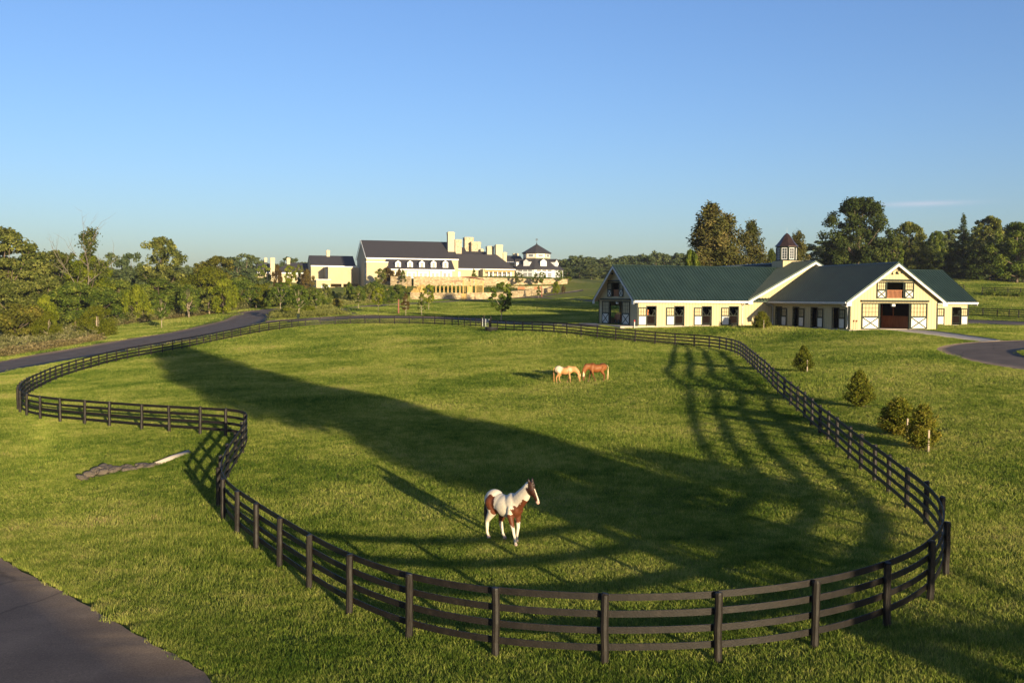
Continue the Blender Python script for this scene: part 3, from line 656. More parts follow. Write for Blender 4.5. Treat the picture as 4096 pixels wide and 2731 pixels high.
# main block
ua, za = mv(1465.8, 1027.9, 0); ub, _ = mv(1833, 1034, 0)
va, zr = mu(1446.4, 960.4, 0); vb, _ = mu(1429.5, 1034.8, 0)
print('main', ua, ub, za, zr, va, vb)
D = va * 2
gable_house(0, ub, 0, D, -3, za, zr, .35)
w = MB()   # white raking boards on the left gable
for a, b in (((-.42, -.45, za-.2), (-.42, D/2, zr-.05)), ((-.42, D+.45, za-.2), (-.42, D/2, zr-.05))): w.bar(a, b, .15, .5)
w.build('bargeboard', M['trim'], man)
w = MB()
for v_ in (4.2, 6.4, 8.6): w.box(-.06, 0, v_-.35, v_+.35, -5, 0) if False else None
# windows on the left gable side
def mwin(fn, s, z, wd, ht, par=None, cols=2, rows=3, frame=.14, name='window'):
    t = TM(fn); h = wd/2
    t.b(s-h-frame, s-h, 0, .1, z-frame, z+ht+frame); t.b(s+h, s+h+frame, 0, .1, z-frame, z+ht+frame); t.b(s-h, s+h, 0, .1, z-frame, z); t.b(s-h, s+h, 0, .1, z+ht, z+ht+frame)
    for k in range(1, cols): x = s-h+wd*k/cols; t.b(x-.04, x+.04, .03, .09, z, z+ht)
    for k in range(1, rows): q = z+ht*k/rows; t.b(s-h, s+h, .032, .088, q-.035, q+.035)
    o = t.build(name, M['trim'], par or man)
    g = TM(fn); g.b(s-h, s+h, .01, .025, z, z+ht); g.build('pane', M['pane'], o); return o
# flat roofed box at the left end, in front of the main wall
o, (bu0, bu1, bz0, bz1) = mbox('wall', 1466, 1552, 1049, 1108, -5., 4.99, ST, zb=-6)
w = MB(); w.box(bu0-.15, bu1+.15, -5.15, -.02, bz1, bz1+.3); w.build('parapet', M['trim'], man)
for v_ in (-3.6, -2.2): mwin(fWest(bu0), v_, 0.6, .7, 3., cols=1, rows=1)
# lean-to with five dormers
lu0, lzt = mv(1543, 1037, -.0); lu1, _ = mv(1806, 1041.6, 0); _, lzb = mv(1600, 1075.5, -7)
eu0, _ = mv(1550, 1075, -7); eu1, _ = mv(1819.6, 1080, -7)
w = MB(); w.box(bu1+.1, eu1-.4, -6.6, -.003, -3, lzb-.1); w.build('wall', ST, man)
w = MB(); w.hexa([(eu0, -7, lzb-.25), (eu1, -7, lzb-.25), (lu1, -.02, lzt-.25), (lu0, -.02, lzt-.25)], [(eu0, -7, lzb), (eu1, -7, lzb), (lu1, -.02, lzt), (lu0, -.02, lzt)])
w.prism([(eu1-.4, -6.6, lzb-.3), (eu1-.4, -.01, lzb-.3), (lu1, -.01, lzt-.3)], (-.3, 0, 0)); w.build('roof', SLT, man)
w = MB(); w.box(eu0, eu1, -7.15, -6.98, lzb-.55, lzb-.02); w.build('cornice', M['trim'], man)
def dormer(u, wd, v0, z0, zt, dep, ax='y', sgn=1):
    """white gabled dormer; the face looks along -y (ax y) or +-x"""
    P = (lambda s, d, z: (u+s, v0+d, z)) if ax == 'y' else (lambda s, d, z: (u - sgn*d, v0+s, z))
    h = wd/2; pk = zt; sh = zt - h*.75
    w = MB(); w.prism([P(-h, 0, z0), P(h, 0, z0), P(h, 0, sh), P(0, 0, pk), P(-h, 0, sh)], Vector(P(0, dep, 0)) - Vector(P(0, 0, 0)))
    o = w.build('dormer', M['trim'], man)
    w = MB()
    for s_ in (-1, 1):
        w.hexa([P(0, -.15, pk+.02), P(s_*(h+.15), -.15, sh-.1), P(s_*(h+.15), dep, sh-.1), P(0, dep, pk+.02)], [P(0, -.15, pk+.14), P(s_*(h+.15), -.15, sh+.02), P(s_*(h+.15), dep, sh+.02), P(0, dep, pk+.14)])
    w.build('dormer_roof', SLT, o)
    w = MB(); g = [P(-h*.42, -.03, z0+.5), P(h*.42, -.03, z0+.5), P(h*.42, -.03, sh-.15), P(-h*.42, -.03, sh-.15)]
    w.prism(g, Vector(P(0, -.02, 0)) - Vector(P(0, 0, 0))); w.build('pane', M['pane'], o)
    w = MB(); zc = (z0+.5+sh-.15)/2
    w.bar(P(0, -.07, z0+.5), P(0, -.07, sh-.15), .09, .05); w.bar(P(-h*.42, -.075, zc), P(h*.42, -.075, zc), .05, .09); w.build('muntin', M['trim'], o)
for px in (1592.5, 1640.7, 1688, 1734.5, 1782):
    vv = -5.6; u_, zt_ = mv(px, 1041.5, vv); _, z0_ = mv(px, 1074, vv)
    dormer(u_, 2.1, vv, z0_, zt_, 3.6)
for a, b in ((1580, 1620), (1627, 1666), (1672, 1714), (1720, 1761), (1767, 1808)):
    uu0, zt_ = mv(a, 1090, -6.6); uu1, _ = mv(b, 1090, -6.6); _, zb_ = mv(a, 1111, -6.6)
    t = TM(fFront(-6.6)); t.b(uu0, uu1, .003, .06, zb_-.4, zt_+.5); o = t.build('door_bay', M['trim'], man)
    g = TM(fFront(-6.66)); m_ = (uu0+uu1)/2
    for s in (m_-.85, m_+.85): g.b(s-.45, s+.45, .002, .02, zb_, zt_-.2)
    g.build('pane', M['pane'], o)
    g = TM(fFront(-6.68))
    for s in (m_-.85, m_+.85):
        g.b(s-.04, s+.04, .002, .02, zb_, zt_-.2)
        for k in (1, 2, 3): g.b(s-.45, s+.45, .003, .018, zb_+(zt_-.2-zb_)*k/4-.03, zb_+(zt_-.2-zb_)*k/4+.03)
    g.build('muntin', M['trim'], o)
# right low wing
v0 = 0.5
wu0, wze = mv(1832, 1070.5, v0); wu1, _ = mv(2058, 1075, v0); _, wzr = mv(1900, 1017, v0+7)
hr = wu1 - mv(1987, 1020, v0+7)[0]
gable_house(ub+.02, wu1, v0, v0+14, -3, wze, wzr, .35, hipR=hr)
o, _b = mbox('door_bay', 1831, 1842, 1086, 1112, v0-.06, .05, M['trim'])
o, pb = mbox('wall', 1932, 1941, 1076, 1113, v0-4.5, 4.49, ST, zb=-3)
# pergola
pu0, pz = mv(1938, 1082, v0-4.6); pu1, _ = mv(2059, 1083, v0-4.6)
w = MB(); w.box(pu0, pu1, v0-4.7, v0-4.5, pz-.35, pz); w.box(pu0, pu1, v0-.3, v0-.1, pz-.35, pz)
k = pu0
while k < pu1: w.box(k, k+.1, v0-5.2, v0-.05, pz+.003, pz+.28); k += .75
pg = w.build('pergola', M['yellowwood'], man)
for px in (1955, 1972, 1990, 2008, 2026, 2043):
    u_, _ = mv(px, 1100, v0-4.6); w = MB(); w.box(u_-.2, u_+.2, v0-4.8, v0-4.4, -3, pz-.353); w.build('column', M['trim'], pg)
for px in (1965, 1998, 2018, 2040):
    u_, z_ = mv(px, 1092, v0); mwin(fFront(v0), u_, -.4, 1.3, z_+.4, cols=2, rows=4, name='door')
# chimneys
def chim(x0, x1, yt, yb, v, m=CH, dep=None, zb=None):
    u0, zt = mv(x0, yt, v); u1, _ = mv(x1, yt, v); _, z0 = mv(x0, yb, v); z0 -= 3.5
    w = MB(); d = dep or (u1-u0)*.8; i = .16
    w.box(u0+i, u1-i, v+i, v+d-i, z0, zt-1.0); w.box(u0+.05, u1-.05, v+.05, v+d-.05, zt-1.0, zt-.8); w.box(u0+i*.8, u1-i*.8, v+i*.8, v+d-i*.8, zt-.8, zt-.4); w.box(u0, u1, v, v+d, zt-.4, zt-.12)
    w.box(u0+.3, u1-.3, v+.3, v+d-.3, zt-.12, zt+.1)
    return w.build('chimney', m, man)
FS = M['palestone']
chim(1791, 1820, 928, 982, 5, dep=2.4); chim(1820, 1849, 958, 999, 16, FS); chim(1858, 1896, 949, 1012, 24, FS); chim(1885, 1925, 967, 1013, 21, FS)
chim(1922, 1936, 996, 1015, 28); chim(1948, 1978, 985, 1018, 12); chim(1983, 2013, 979, 1030, 8); chim(2012, 2029, 1009, 1037, 14); chim(2053, 2071, 1014, 1038, 24); chim(2066, 2076, 1014, 1038, 34)
# rear ranges
def rear(x0, x1, ye, yr, v, dep=10, **kw):
    u0, ze = mv(x0, ye, v); u1, _ = mv(x1, ye, v); _, zr_ = mv((x0+x1)/2, yr, v+dep/2)
    gable_house(u0, u1, v, v+dep, -3, ze, zr_, .3, **kw)
rear(1822, 1990, 1018, 1006, 15, 9, hipR=4); rear(1835, 1868, 1012, 990, 17, 9); rear(2022, 2096, 1045, 1023, 16, 11)
# octagonal conservatory
oc_u, _ = mv(2146, 1100, 8); oc_v = 8.
R1 = (mv(2249, 1078, oc_v)[0] - mv(2046, 1074, oc_v)[0]) / 2 + .4
_, oz0 = mv(2146, 1076, oc_v-R1*.7); _, oz1 = mv(2140, 1033, oc_v-4); _, oz2 = mv(2140, 1011, oc_v-4); _, oz3 = mv(2140, 975, oc_v)
R2 = (mv(2190.8, 1030, oc_v)[0] - mv(2090.5, 1030, oc_v)[0]) / 2 + .15
print('oct', oc_u, R1, R2, oz0, oz1, oz2, oz3)
ro = PI/8
w = MB(); w.lathe([(R1-.5, -3), (R1-.5, oz0)], 8, (oc_u, oc_v), ro); w.build('wall', M['trim'], man)
w = MB(); w.lathe([(R1-.4, oz0-.35), (R1, oz0-.3), (R1+.05, oz0), (R2-.1, oz1), (R2-.2, oz1-.5)], 8, (oc_u, oc_v), ro); w.build('roof', SLT, man)
w = MB(); w.lathe([(R2, oz1-.6), (R2, oz2)], 8, (oc_u, oc_v), ro); lan = w.build('lantern', ST, man)
w = MB(); w.lathe([(R2+.1, oz2-.4), (R2+.6, oz2-.1), (R2+.65, oz2+.05), (.35, oz3-.3), (.05, oz3+.5)], 8, (oc_u, oc_v), ro); w.build('lantern_roof', SLT, lan)
w = MB(); w.tube([(oc_u, oc_v, oz3+.3), (oc_u, oc_v, oz3+2.1)], [.07, .04], 5); w.bar((oc_u-.6, oc_v, oz3+1.3), (oc_u+.6, oc_v, oz3+1.3), .06, .08); w.box(oc_u-.45, oc_u+.45, oc_v-.05, oc_v+.05, oz3+1.6, oz3+1.95); w.build('weather_vane', M['black'], man)
def ofn(k, R):
    a = -PI/2 + k*PI/4; c, s_ = math.cos(a), math.sin(a); ap = R*math.cos(PI/8)
    return lambda s, n, z: (oc_u + c*(ap+n) - s_*s, oc_v + s_*(ap+n) + c*s, z)
fwid = 2*R2*math.sin(PI/8); zz = (oz1+oz2)/2
for k in (-2, -1, 0, 1, 2):
    f = ofn(k, R2); t = TM(f); t.b(-fwid/2+.35, fwid/2-.35, .003, .06, oz1+.35, oz2-.3); o = t.build('window', M['trim'], lan)
    g = TM(f); g.b(-fwid*.22, fwid*.22, .062, .08, zz-.42, zz+.42); g.build('pane', M['pane'], o)
    g = TM(f)
    for j in range(1, 5): x = -fwid*.22 + fwid*.44*j/5; g.b(x-.03, x+.03, .082, .1, zz-.42, zz+.42)
    g.build('muntin', M['trim'], o)
fw1 = 2*(R1-.5)*math.sin(PI/8)
for k in (-2, -1, 0, 1, 2):
    f = ofn(k, R1-.5)
    for j in (-1, 0, 1): 
        mwin(f, j*fw1*.27, -.6, fw1*.19, 3.3, cols=4, rows=5, frame=.12); mwin(f, j*fw1*.27, 3.35, fw1*.19, .6, cols=4, rows=1, frame=.1)
def odormer(k):
    a = -PI/2 + k*PI/4; c, s_ = math.cos(a), math.sin(a); Rm = R1*.80
    base = Vector((oc_u + c*Rm, oc_v + s_*Rm, 0)); out = Vector((c, s_, 0)); sd = Vector((-s_, c, 0)); h = 1.3; z0 = oz0 + .3; pk = oz0+4.0; sh = pk-1.0
    P = lambda s, d, z: tuple(base + sd*s - out*d + Vector((0, 0, z)))
    w = MB(); w.prism([P(-h, 0, z0), P(h, 0, z0), P(h, 0, sh), P(0, 0, pk), P(-h, 0, sh)], -out*3.5); o = w.build('dormer', M['trim'], man)
    w = MB()
    for q in (-1, 1): w.hexa([P(0, -.2, pk+.02), P(q*(h+.2), -.2, sh-.12), P(q*(h+.2), 3.6, sh-.12), P(0, 3.6, pk+.02)], [P(0, -.2, pk+.17), P(q*(h+.2), -.2, sh+.03), P(q*(h+.2), 3.6, sh+.03), P(0, 3.6, pk+.17)])
    w.build('dormer_roof', SLT, o)
for k in (-2, -1, 0, 1, 2): odormer(k)

# left wing of the mansion
v1 = 30.
gu0, gze = mv(1244, 1059.5, v1); gu1, _ = mv(1470, 1062, v1); vr, gzr = mu(1236, 1021.4, gu0)
print('gwing', gu0, gze, gzr, vr - v1)
gd = max(12., min(20., (vr-v1)*2))
gable_house(gu0, -.05, v1, v1+gd, -12, gze, gzr, .35)
chim(1305, 1321, 1001, 1022, v1+gd/2-1, dep=1.6)
o, b = mbox('wall', 1312.5, 1409, 1068, 1135, 15., 14.9, ST)
w = MB(); w.box(b[0]-.15, b[1]+.15, 14.85, 29.9, b[3], b[3]+.3); w.build('parapet', M['trim'], man)
o, b2 = mbox('wall', 1409.2, 1452, 1070, 1135, 20., 9.9, ST); w = MB(); w.box(b2[0]+.16, b2[1]+.1, 19.85, 29.9, b2[3], b2[3]+.3); w.build('parapet', M['trim'], man)
for v_ in (19., 22.): mwin(fWest(b[0]), v_, b[2]+2.8, .6, 3., cols=1, rows=1)
o, b3 = mbox('wall', 1265, 1323, 1119, 1160, 11., 18.8, ST, zb=-12)
w = MB(); w.box(b3[0]-.1, b3[1]+.1, 10.9, 11.1, b3[3], b3[3]+.25); w.build('parapet', M['trim'], man)
w = MB(); zt = b[2]-.003
w.box(b[0], b[0]+.9, 15, 18, -12, zt); w.box(mv(1366, 1150, 15)[0], mv(1373.5, 1150, 15)[0], 15, 16.5, -12, zt); w.box(b[0], mv(1446, 1100, 20.)[0], 24, 24.4, -12, zt); w.box(mv(1440, 1150, 20)[0], mv(1448, 1150, 20)[0], 20, 21, -12, zt); w.build('arcade_pier', ST, man)
o, b4 = mbox('garage_door', 1285, 1318, 1142, 1160, 10.95, .04, M['trim'])

# house to the far left
HO = atY(1080, 1124, 400.)
hs = thing('slate_roofed_house', MO, 'low cream house with slate roofs and three chimneys left of the mansion', 'house', rz=YAW)
def hgable(x0, x1, ye, yr, yb, v, dep, **kw):
    u0, ze = mv(x0, ye, v); u1, _ = mv(x1, ye, v); _, zr_ = mv((x0+x1)/2, yr, v+dep/2); _, z0 = mv(x0, yb, v)
    gable_house(u0, u1, v, v+dep, z0-5, ze, zr_, .35, par=hs, **kw)
hgable(1080, 1240, 1087, 1051, 1124, 40, 15, hipL=9); hgable(1030, 1082, 1086, 1055, 1124, 46, 12)
def hch(x0, x1, yt, yb, v):
    o = chim(x0, x1, yt, yb, v, CH, 2.0); o.parent = hs
hch(1056, 1070, 1031, 1054, 51); hch(1080, 1101, 1031, 1076, 38); hch(1146, 1162, 1032, 1051, 46)
for px in (1110, 1150, 1195):
    u_, z_ = mv(px, 1100, 40); mwin(fFront(40), u_, z_-1.2, 1.5, 1.8, hs)

# ------------------------------------------------------------------ stone walls, gardens
def wallseg(name, pts, label, cat, th=.6, m=None, zextra=1.2, cap=.1):
    """pts: (px, ytop, ybase, Y) along the wall"""
    W = []
    for px, yt, yb, Y in pts:
        b = atY(px, yb, Y); t = atY(px, yt, Y); W.append((b, t))
    o0 = W[0][0]
    r = thing(name, o0, label, cat); w = MB()
    for (b0, t0), (b1, t1) in zip(W[:-1], W[1:]):
        d = (b1 - b0)[:2]; n = np.array([-d[1], d[0]]) / np.linalg.norm(d) * th; n3 = np.array([n[0], n[1], 0])
        if n3[1] < 0: n3 = -n3
        zz = np.array([0, 0, zextra])
        w.hexa([b0-zz-o0, b1-zz-o0, b1-zz+n3-o0, b0-zz+n3-o0], [t0-o0, t1-o0, t1+n3-o0, t0+n3-o0])
    w.build('wall', m or M['fieldstone'], r)
    w = MB()
    for (b0, t0), (b1, t1) in zip(W[:-1], W[1:]):
        d = (b1 - b0)[:2]; n = np.array([-d[1], d[0]]) / np.linalg.norm(d); n3 = np.array([n[0], n[1], 0])
        if n3[1] < 0: n3 = -n3
        a = n3*-.08; c = n3*(th+.08); z0 = np.array([0, 0, .003]); z1 = np.array([0, 0, .12])
        w.hexa([t0+a+z0-o0, t1+a+z0-o0, t1+c+z0-o0, t0+c+z0-o0], [t0+a+z1-o0, t1+a+z1-o0, t1+c+z1-o0, t0+c+z1-o0])
    w.build('coping', m or M['fieldstone'], r)
    return r
wallseg('terrace_wall', [(1560, 1105, 1146, 372), (1562, 1106, 1146, 346), (1643, 1107, 1141, 343)], 'shaded stone terrace wall end left of the dark gap below the mansion', 'stone wall')
wallseg('terrace_wall', [(1654.5, 1107, 1140, 343), (1850, 1109, 1142, 345), (2080, 1115, 1146, 349), (2269, 1118, 1139, 352), (2272, 1118, 1136, 368)], 'long fieldstone terrace wall running below the mansion and conservatory', 'stone wall')
# terrace infill so that the ground level behind the wall meets the mansion
def terrace():
    P = [atY(1562, 1110, 346.8), atY(1850, 1113, 345.8), atY(2080, 1118, 349.8), atY(2268, 1121, 352.8), atY(2272, 1120, 395), atY(1560, 1110, 385)]
    z = min(p[2] for p in P) + .2
    w = MB(); w.prism([(p[0], p[1], z-4) for p in P], (0, 0, 4)); tag(w.build('terrace', M['ground']), kind='structure')
terrace()
wallseg('garden_wall', [(1640, 1170, 1199, 298), (1641, 1171, 1198, 292), (1846, 1173, 1197.5, 292)], 'low fieldstone garden wall left of the yellow wooden gate', 'stone wall')
wallseg('garden_wall', [(1867, 1172, 1197.5, 292), (1990, 1171, 1195, 296), (2085, 1163, 1186, 308), (2213, 1152, 1169, 330), (2206, 1147, 1160, 345)], 'low curved fieldstone garden wall right of the yellow wooden gate', 'stone wall')
wallseg('planter_wall', [(1932, 1144, 1152, 335), (2100, 1146, 1153, 336), (2205, 1145, 1152, 340)], 'low inner fieldstone planter wall between garden beds and terrace', 'stone wall', zextra=.5)
def pix_thing(name, px, py, Y, label, cat, group=None): return thing(name, atY(px, py, Y), label, cat, group, rz=0)
pxm = lambda Y: Y / F           # metres per picture pixel at distance Y
g = pix_thing('garden_gate', 1856.5, 1197.5, 292.3, 'yellow wooden gate in the low garden wall', 'gate')
k = pxm(292); w = MB()
for j in range(6): x = (-10+j*20/6)*k; w.box(x+.02, x+20/6*k-.02, -.05, .05, 0, 24*k)
w.build('boards', M['yellowwood'], g); w = MB(); w.box(-10*k, 10*k, -.1, -.055, 4*k, 6*k); w.box(-10*k, 10*k, -.1, -.055, 18*k, 20*k); w.build('crossbar', M['yellowwood'], g)
# garden behind the wall: terrace, pergola shed, posts
def gbed():
    P = [atY(1645, 1174, 293.5), atY(1846, 1175, 293.5), atY(1990, 1174, 297.5), atY(2085, 1167, 309.5), atY(2205, 1156, 331), atY(2205, 1152, 342), atY(1930, 1152, 338), atY(1645, 1152, 338)]
    w = MB(); w.prism([(p[0], p[1], h1(p[0], p[1])-1.5) for p in P], (0, 0, 1.0)); i = len(P)
    w.v[i:] = [(p[0], p[1], p[2]-.25) for p in P]
    tag(w.build('garden_ground', M['ground']), kind='structure')
gbed()
sh = pix_thing('timber_shelter', 1890, 1172, 300, 'open timber garden shelter with a brown slatted roof inside the garden wall', 'shelter')
k = pxm(300); w = MB()
Pk = lambda px, py, d=0: ((px-1890)*k, d, (1172-py)*k)
w = MB()
for px, yt, d in ((1853, 1114, 0), (1888, 1114, 0), (1903, 1116, 0), (1930, 1121, 7), (1872, 1112, 7), (1808, 1130, 0), (1853, 1128, .1)):
    a = Pk(px, 1174, d); b = Pk(px, yt, d); w.bar(a, b, .28, .28)
w.build('posts', M['yellowwood'], sh)
w = MB()
for j in range(7):
    a = Pk(1856+j*3, 1170, .3+j*.1); w.bar(a, Pk(1856+j*3, 1128-j*1.2, .3+j*.1), .12, .06)
for j in range(9):
    a = Pk(1903+j*3, 1169, j*.7); w.bar(a, Pk(1903+j*3, 1121, j*.7), .14, .06)
w.build('slats', M['yellowwood'], sh)
w = MB(); w.prism([Pk(1847, 1110, -.6), Pk(1872, 1109, -.6), Pk(1930, 1118, 7), Pk(1890, 1112, 9)], (0, 0, .22)); w.prism([Pk(1872, 1109, -.6), Pk(1905, 1112.5, -.6), Pk(1935, 1120, 7), Pk(1930, 1118, 7)], (0, 0, .22))
w.prism([Pk(1806, 1127, -.5), Pk(1853, 1126, -.5), Pk(1853, 1125, 4), Pk(1810, 1126, 4)], (0, 0, .2)); w.build('roof', M['redwood'], sh)
w = MB(); w.box(*sorted((Pk(1869, 0)[0], Pk(1888, 0)[0])), -.15, -.05, 0, 27*k); w.build('door', M['yellowwood'], sh)
for i, px in enumerate(range(1744, 1846, 16)):
    o = pix_thing('garden_post', px, 1172, 294, 'tall fresh timber post standing behind the low garden wall', 'post', 'timber posts in a row behind the low garden wall')
    w = MB(); w.box(-.16, .16, -.16, .16, -.5, 28*pxm(294)); 
    if i == 0: _gp = w.build('shaft', M['yellowwood'], o)
    else: c = _gp.copy(); COL.objects.link(c); c.parent = o
pal = pix_thing('stake_palisade', 1643, 1172, 294, 'palisade of leaning yellow stakes at the left end of the garden wall', 'palisade')
k = pxm(294); w = MB()
for j in range(22):
    x = j*2.15*k; top = 8+j*1.1 if j < 10 else 22 + (j % 3)
    w.tube([(x, j*.12, -.4), (x+.25+random.uniform(-.1, .3), j*.12+.1, (top+random.uniform(0, 5))*k)], [.11, .08], 5)
    w.tube([(x+.2, j*.12+3, -.4), (x+.4+random.uniform(-.1, .3), j*.12+3, (top+9+random.uniform(0, 5))*k)], [.11, .08], 5)
w.build('stakes', M['yellowwood'], pal)
for i, (px, yb, yt, Y) in enumerate([(1468, 1187, 1163, 280), (1476, 1189, 1163, 278), (1484, 1190, 1163, 277), (1491, 1188, 1163, 279), (1535, 1176, 1158, 290), (1542, 1177, 1158, 290), (1549, 1178, 1157, 290), (1557, 1176, 1155, 291), (1565, 1175, 1153, 292), (1598, 1154, 1143, 315), (1625, 1160, 1137, 315)]):
    p = gnd(px, yb); Yp = p[1]
    o = thing('plant_stake', p, 'yellow timber stake among the young planting left of the garden', 'stake', 'yellow stakes among the planting')
    w = MB(); w.box(-.11, .11, -.11, .11, -.3, (yb-yt)*pxm(Yp)); w.build('shaft', M['yellowwood'], o)
# garden furniture
mterra = pmat('terracotta', [(.38, .13, .05)], .7)
for px, lab in ((2085, 'left red timber garden bench in the stone walled garden'), (2150, 'right red timber garden bench below the conservatory')):
    o = pix_thing('garden_bench', px, 1162, 325, lab, 'bench'); k = pxm(325)
    w = MB(); w.box(-1.1, 1.1, 0, .6, .42, .5); w.build('seat', mterra, o); w = MB(); w.box(-1.1, 1.1, .6, .68, .5, 1.2); w.build('backrest', mterra, o)
    for x in (-1.05, .95): w = MB(); w.box(x, x+.1, .05, .6, -.2, .417); w.build('leg', mterra, o)
# ------------------------------------------------------------------ fences
def spline(P, step):
    P = np.asarray(P, float)[:, :2]; out = []
    Q = np.concatenate([[2*P[0]-P[1]], P, [2*P[-1]-P[-2]]])
    for i in range(1, len(Q)-2):
        p0, p1, p2, p3 = Q[i-1:i+3]
        for t in np.linspace(0, 1, 14, endpoint=False):
            out.append(.5*((2*p1)+(-p0+p2)*t+(2*p0-5*p1+4*p2-p3)*t*t+(-p0+3*p1-3*p2+p3)*t**3))
    out.append(P[-1]); return np.array(out)
def ease(P, k=3):
    P = P.copy()
    for _ in range(k): P[1:-1] = .5*P[1:-1] + .25*(P[:-2]+P[2:])
    return P
def post_mesh(seed, r=.083, h=1.4, n=9):
    rr = random.Random(seed); w = MB()
    zs = [-.4, 0, .3, .7, 1.05, h-.03, h]
    pts = [(rr.uniform(-.008, .008), rr.uniform(-.008, .008), z) for z in zs]
    w.tube(pts, [r*rr.uniform(.97, 1.03), r*1.03, r*rr.uniform(.96, 1.03), r, r*rr.uniform(.96, 1.02), r*.99, r*.86], n)
    o = w.build('post', M['post'], smooth=False); me = o.data; bpy.data.objects.remove(o); return me
POSTS = [post_mesh(k) for k in range(6)]
BOARDZ = (.32, .655, .99, 1.325)
def fence(name, pts, label, cat, side=1, step=2.38, h=1.4, maxparts=100, ma=None, anchors=None, group=None, ease_k=1):
    P = spline(ease(np.asarray(pts, float)[:, :2], ease_k), 1)
    d = np.r_[0, np.cumsum(np.linalg.norm(np.diff(P, axis=0), axis=1))]
    n = max(2, int(round(d[-1]/step))); sub = 5
    t = np.linspace(0, d[-1], n*sub+1)
    if anchors is not None:          # posts stand where they were surveyed, evenly filled in between
        ta = [0.]+sorted(float(d[int(np.argmin(((P-a)**2).sum(1)))]) for a in anchors)+[float(d[-1])]; tp = [0.]
        for a, b in zip(ta[:-1], ta[1:]):
            if b-a < .6: continue
            k = max(1, int(round((b-a)/step))); tp += list(np.linspace(a, b, k+1)[1:]) if abs(tp[-1]-a) < .7 else [a]+list(np.linspace(a, b, k+1)[1:])
        n = len(tp)-1; t = np.interp(np.arange(n*sub+1)/sub, np.arange(n+1), tp)
    X = np.interp(t, d, P[:, 0]); Y = np.interp(t, d, P[:, 1]); Z = hgt(X, Y)
    T = np.stack([np.gradient(X), np.gradient(Y)], 1); T /= np.linalg.norm(T, axis=1)[:, None]; Nn = np.stack([-T[:, 1], T[:, 0]], 1)*side
    o0 = np.array([X[0], Y[0], Z[0]])
    r = thing(name, o0, label, cat, group); sc = h/1.4
    idx = np.arange(0, n*sub+1, sub); order = np.argsort(np.hypot(X[idx], Y[idx])); nearp = set(order[:maxparts].tolist())
    far = MB()
    for k, i in enumerate(idx):
        if k in nearp:
            o = link('post', POSTS[k % 6], r, (X[i]-o0[0], Y[i]-o0[1], Z[i]-o0[2])); o.rotation_euler = (random.uniform(-.012, .012), random.uniform(-.012, .012), random.uniform(0, 6)); o.scale = (1, 1, sc*random.uniform(.985, 1.02))
        else: far.tube([(X[i]-o0[0], Y[i]-o0[1], Z[i]-o0[2]-.3), (X[i]-o0[0], Y[i]-o0[1], Z[i]-o0[2]+h)], [.083, .08], 6)
    if far.v: tag(far.build('post', M['post'], r), kind='stuff')
    bays = [(np.hypot(X[k*sub], Y[k*sub]), k) for k in range(n)]; bays.sort(); nearb = set(k for _, k in bays[:maxparts//4])
    far = MB(); off = .083+.014
    zpost = Z.copy()
    for k in range(n):
        for bz in BOARDZ:
            w = MB() if k in nearb else far
            z = bz*sc; a0 = k*sub; b0 = len(w.v); hw = .068; th = .0125; jit = random.uniform(-.008, .008)
            for j in range(sub+1):
                i = a0+j; u = j/sub; zz = (Z[a0]*(1-u)+Z[a0+sub]*u) - o0[2] + z + jit
                cx, cy = X[i]-o0[0]+Nn[i, 0]*off, Y[i]-o0[1]+Nn[i, 1]*off
                if j == 0: cx += T[i, 0]*.004; cy += T[i, 1]*.004
                if j == sub: cx -= T[i, 0]*.004; cy -= T[i, 1]*.004
                nx, ny = Nn[i]*th
                w.v += [(cx-nx, cy-ny, zz-hw), (cx+nx, cy+ny, zz-hw), (cx+nx, cy+ny, zz+hw), (cx-nx, cy-ny, zz+hw)]
            for j in range(sub):
                q = b0+j*4; w.f += [(q+c, q+(c+1) % 4, q+4+(c+1) % 4, q+4+c) for c in range(4)]
            w.f += [(b0+3, b0+2, b0+1, b0), (b0+sub*4, b0+sub*4+1, b0+sub*4+2, b0+sub*4+3)]
            if k in nearb: w.build('rail', M['fence'], r)
    if far.v: tag(far.build('rail', M['fence'], r), kind='stuff')
    return r
FP = [(1926,1310),(1869,1307),(1792,1299),(1689,1297),(1573,1297),(1452,1298),(1326,1299),(1228,1306),(1145,1315),(1073,1325),(1012,1337),(949,1350),(882,1362),(812,1380),(739,1394),(660,1411),(523,1434),(449,1450),(345,1479),(239,1514),(200,1530),(157,1552),(125,1569),(98,1588),(78,1610),(69,1630),(71,1649),(96,1665),(153,1678.6),(238.8,1689.7),(338,1699),(446.4,1708),(559,1721.4),(677,1729),(799,1738),(901,1745),(966,1751),(990,1768),(975,1806),(941,1858),(908,1914),(880,1966),(864,2028),(886,2080),(944,2140),(1027,2199),(1115,2273),(1234,2357),(1386,2464),(1619,2566),(1958,2634),(2420,2667),(2884,2653),(3278,2604),(3567,2513),(3744,2411),(3808,2303),(3779,2190),(3710,2106),(3624,2037),(3559,1974),(3497,1926),(3443,1879),(3393,1837),(3352,1793),(3312,1761),(3277,1733),(3246,1701),(3218,1671),(3189,1648),(3144,1604),(3103,1569),(3052,1517),(2996,1457),(2965,1428),(2934,1411),(2880,1399),(2823,1392),(2747,1386),(2665,1381),(2584,1374),(2509,1366),(2433,1359),(2361,1351),(2225,1339),(2093,1329),(2039,1326),(1994,1323),(1957,1321)]
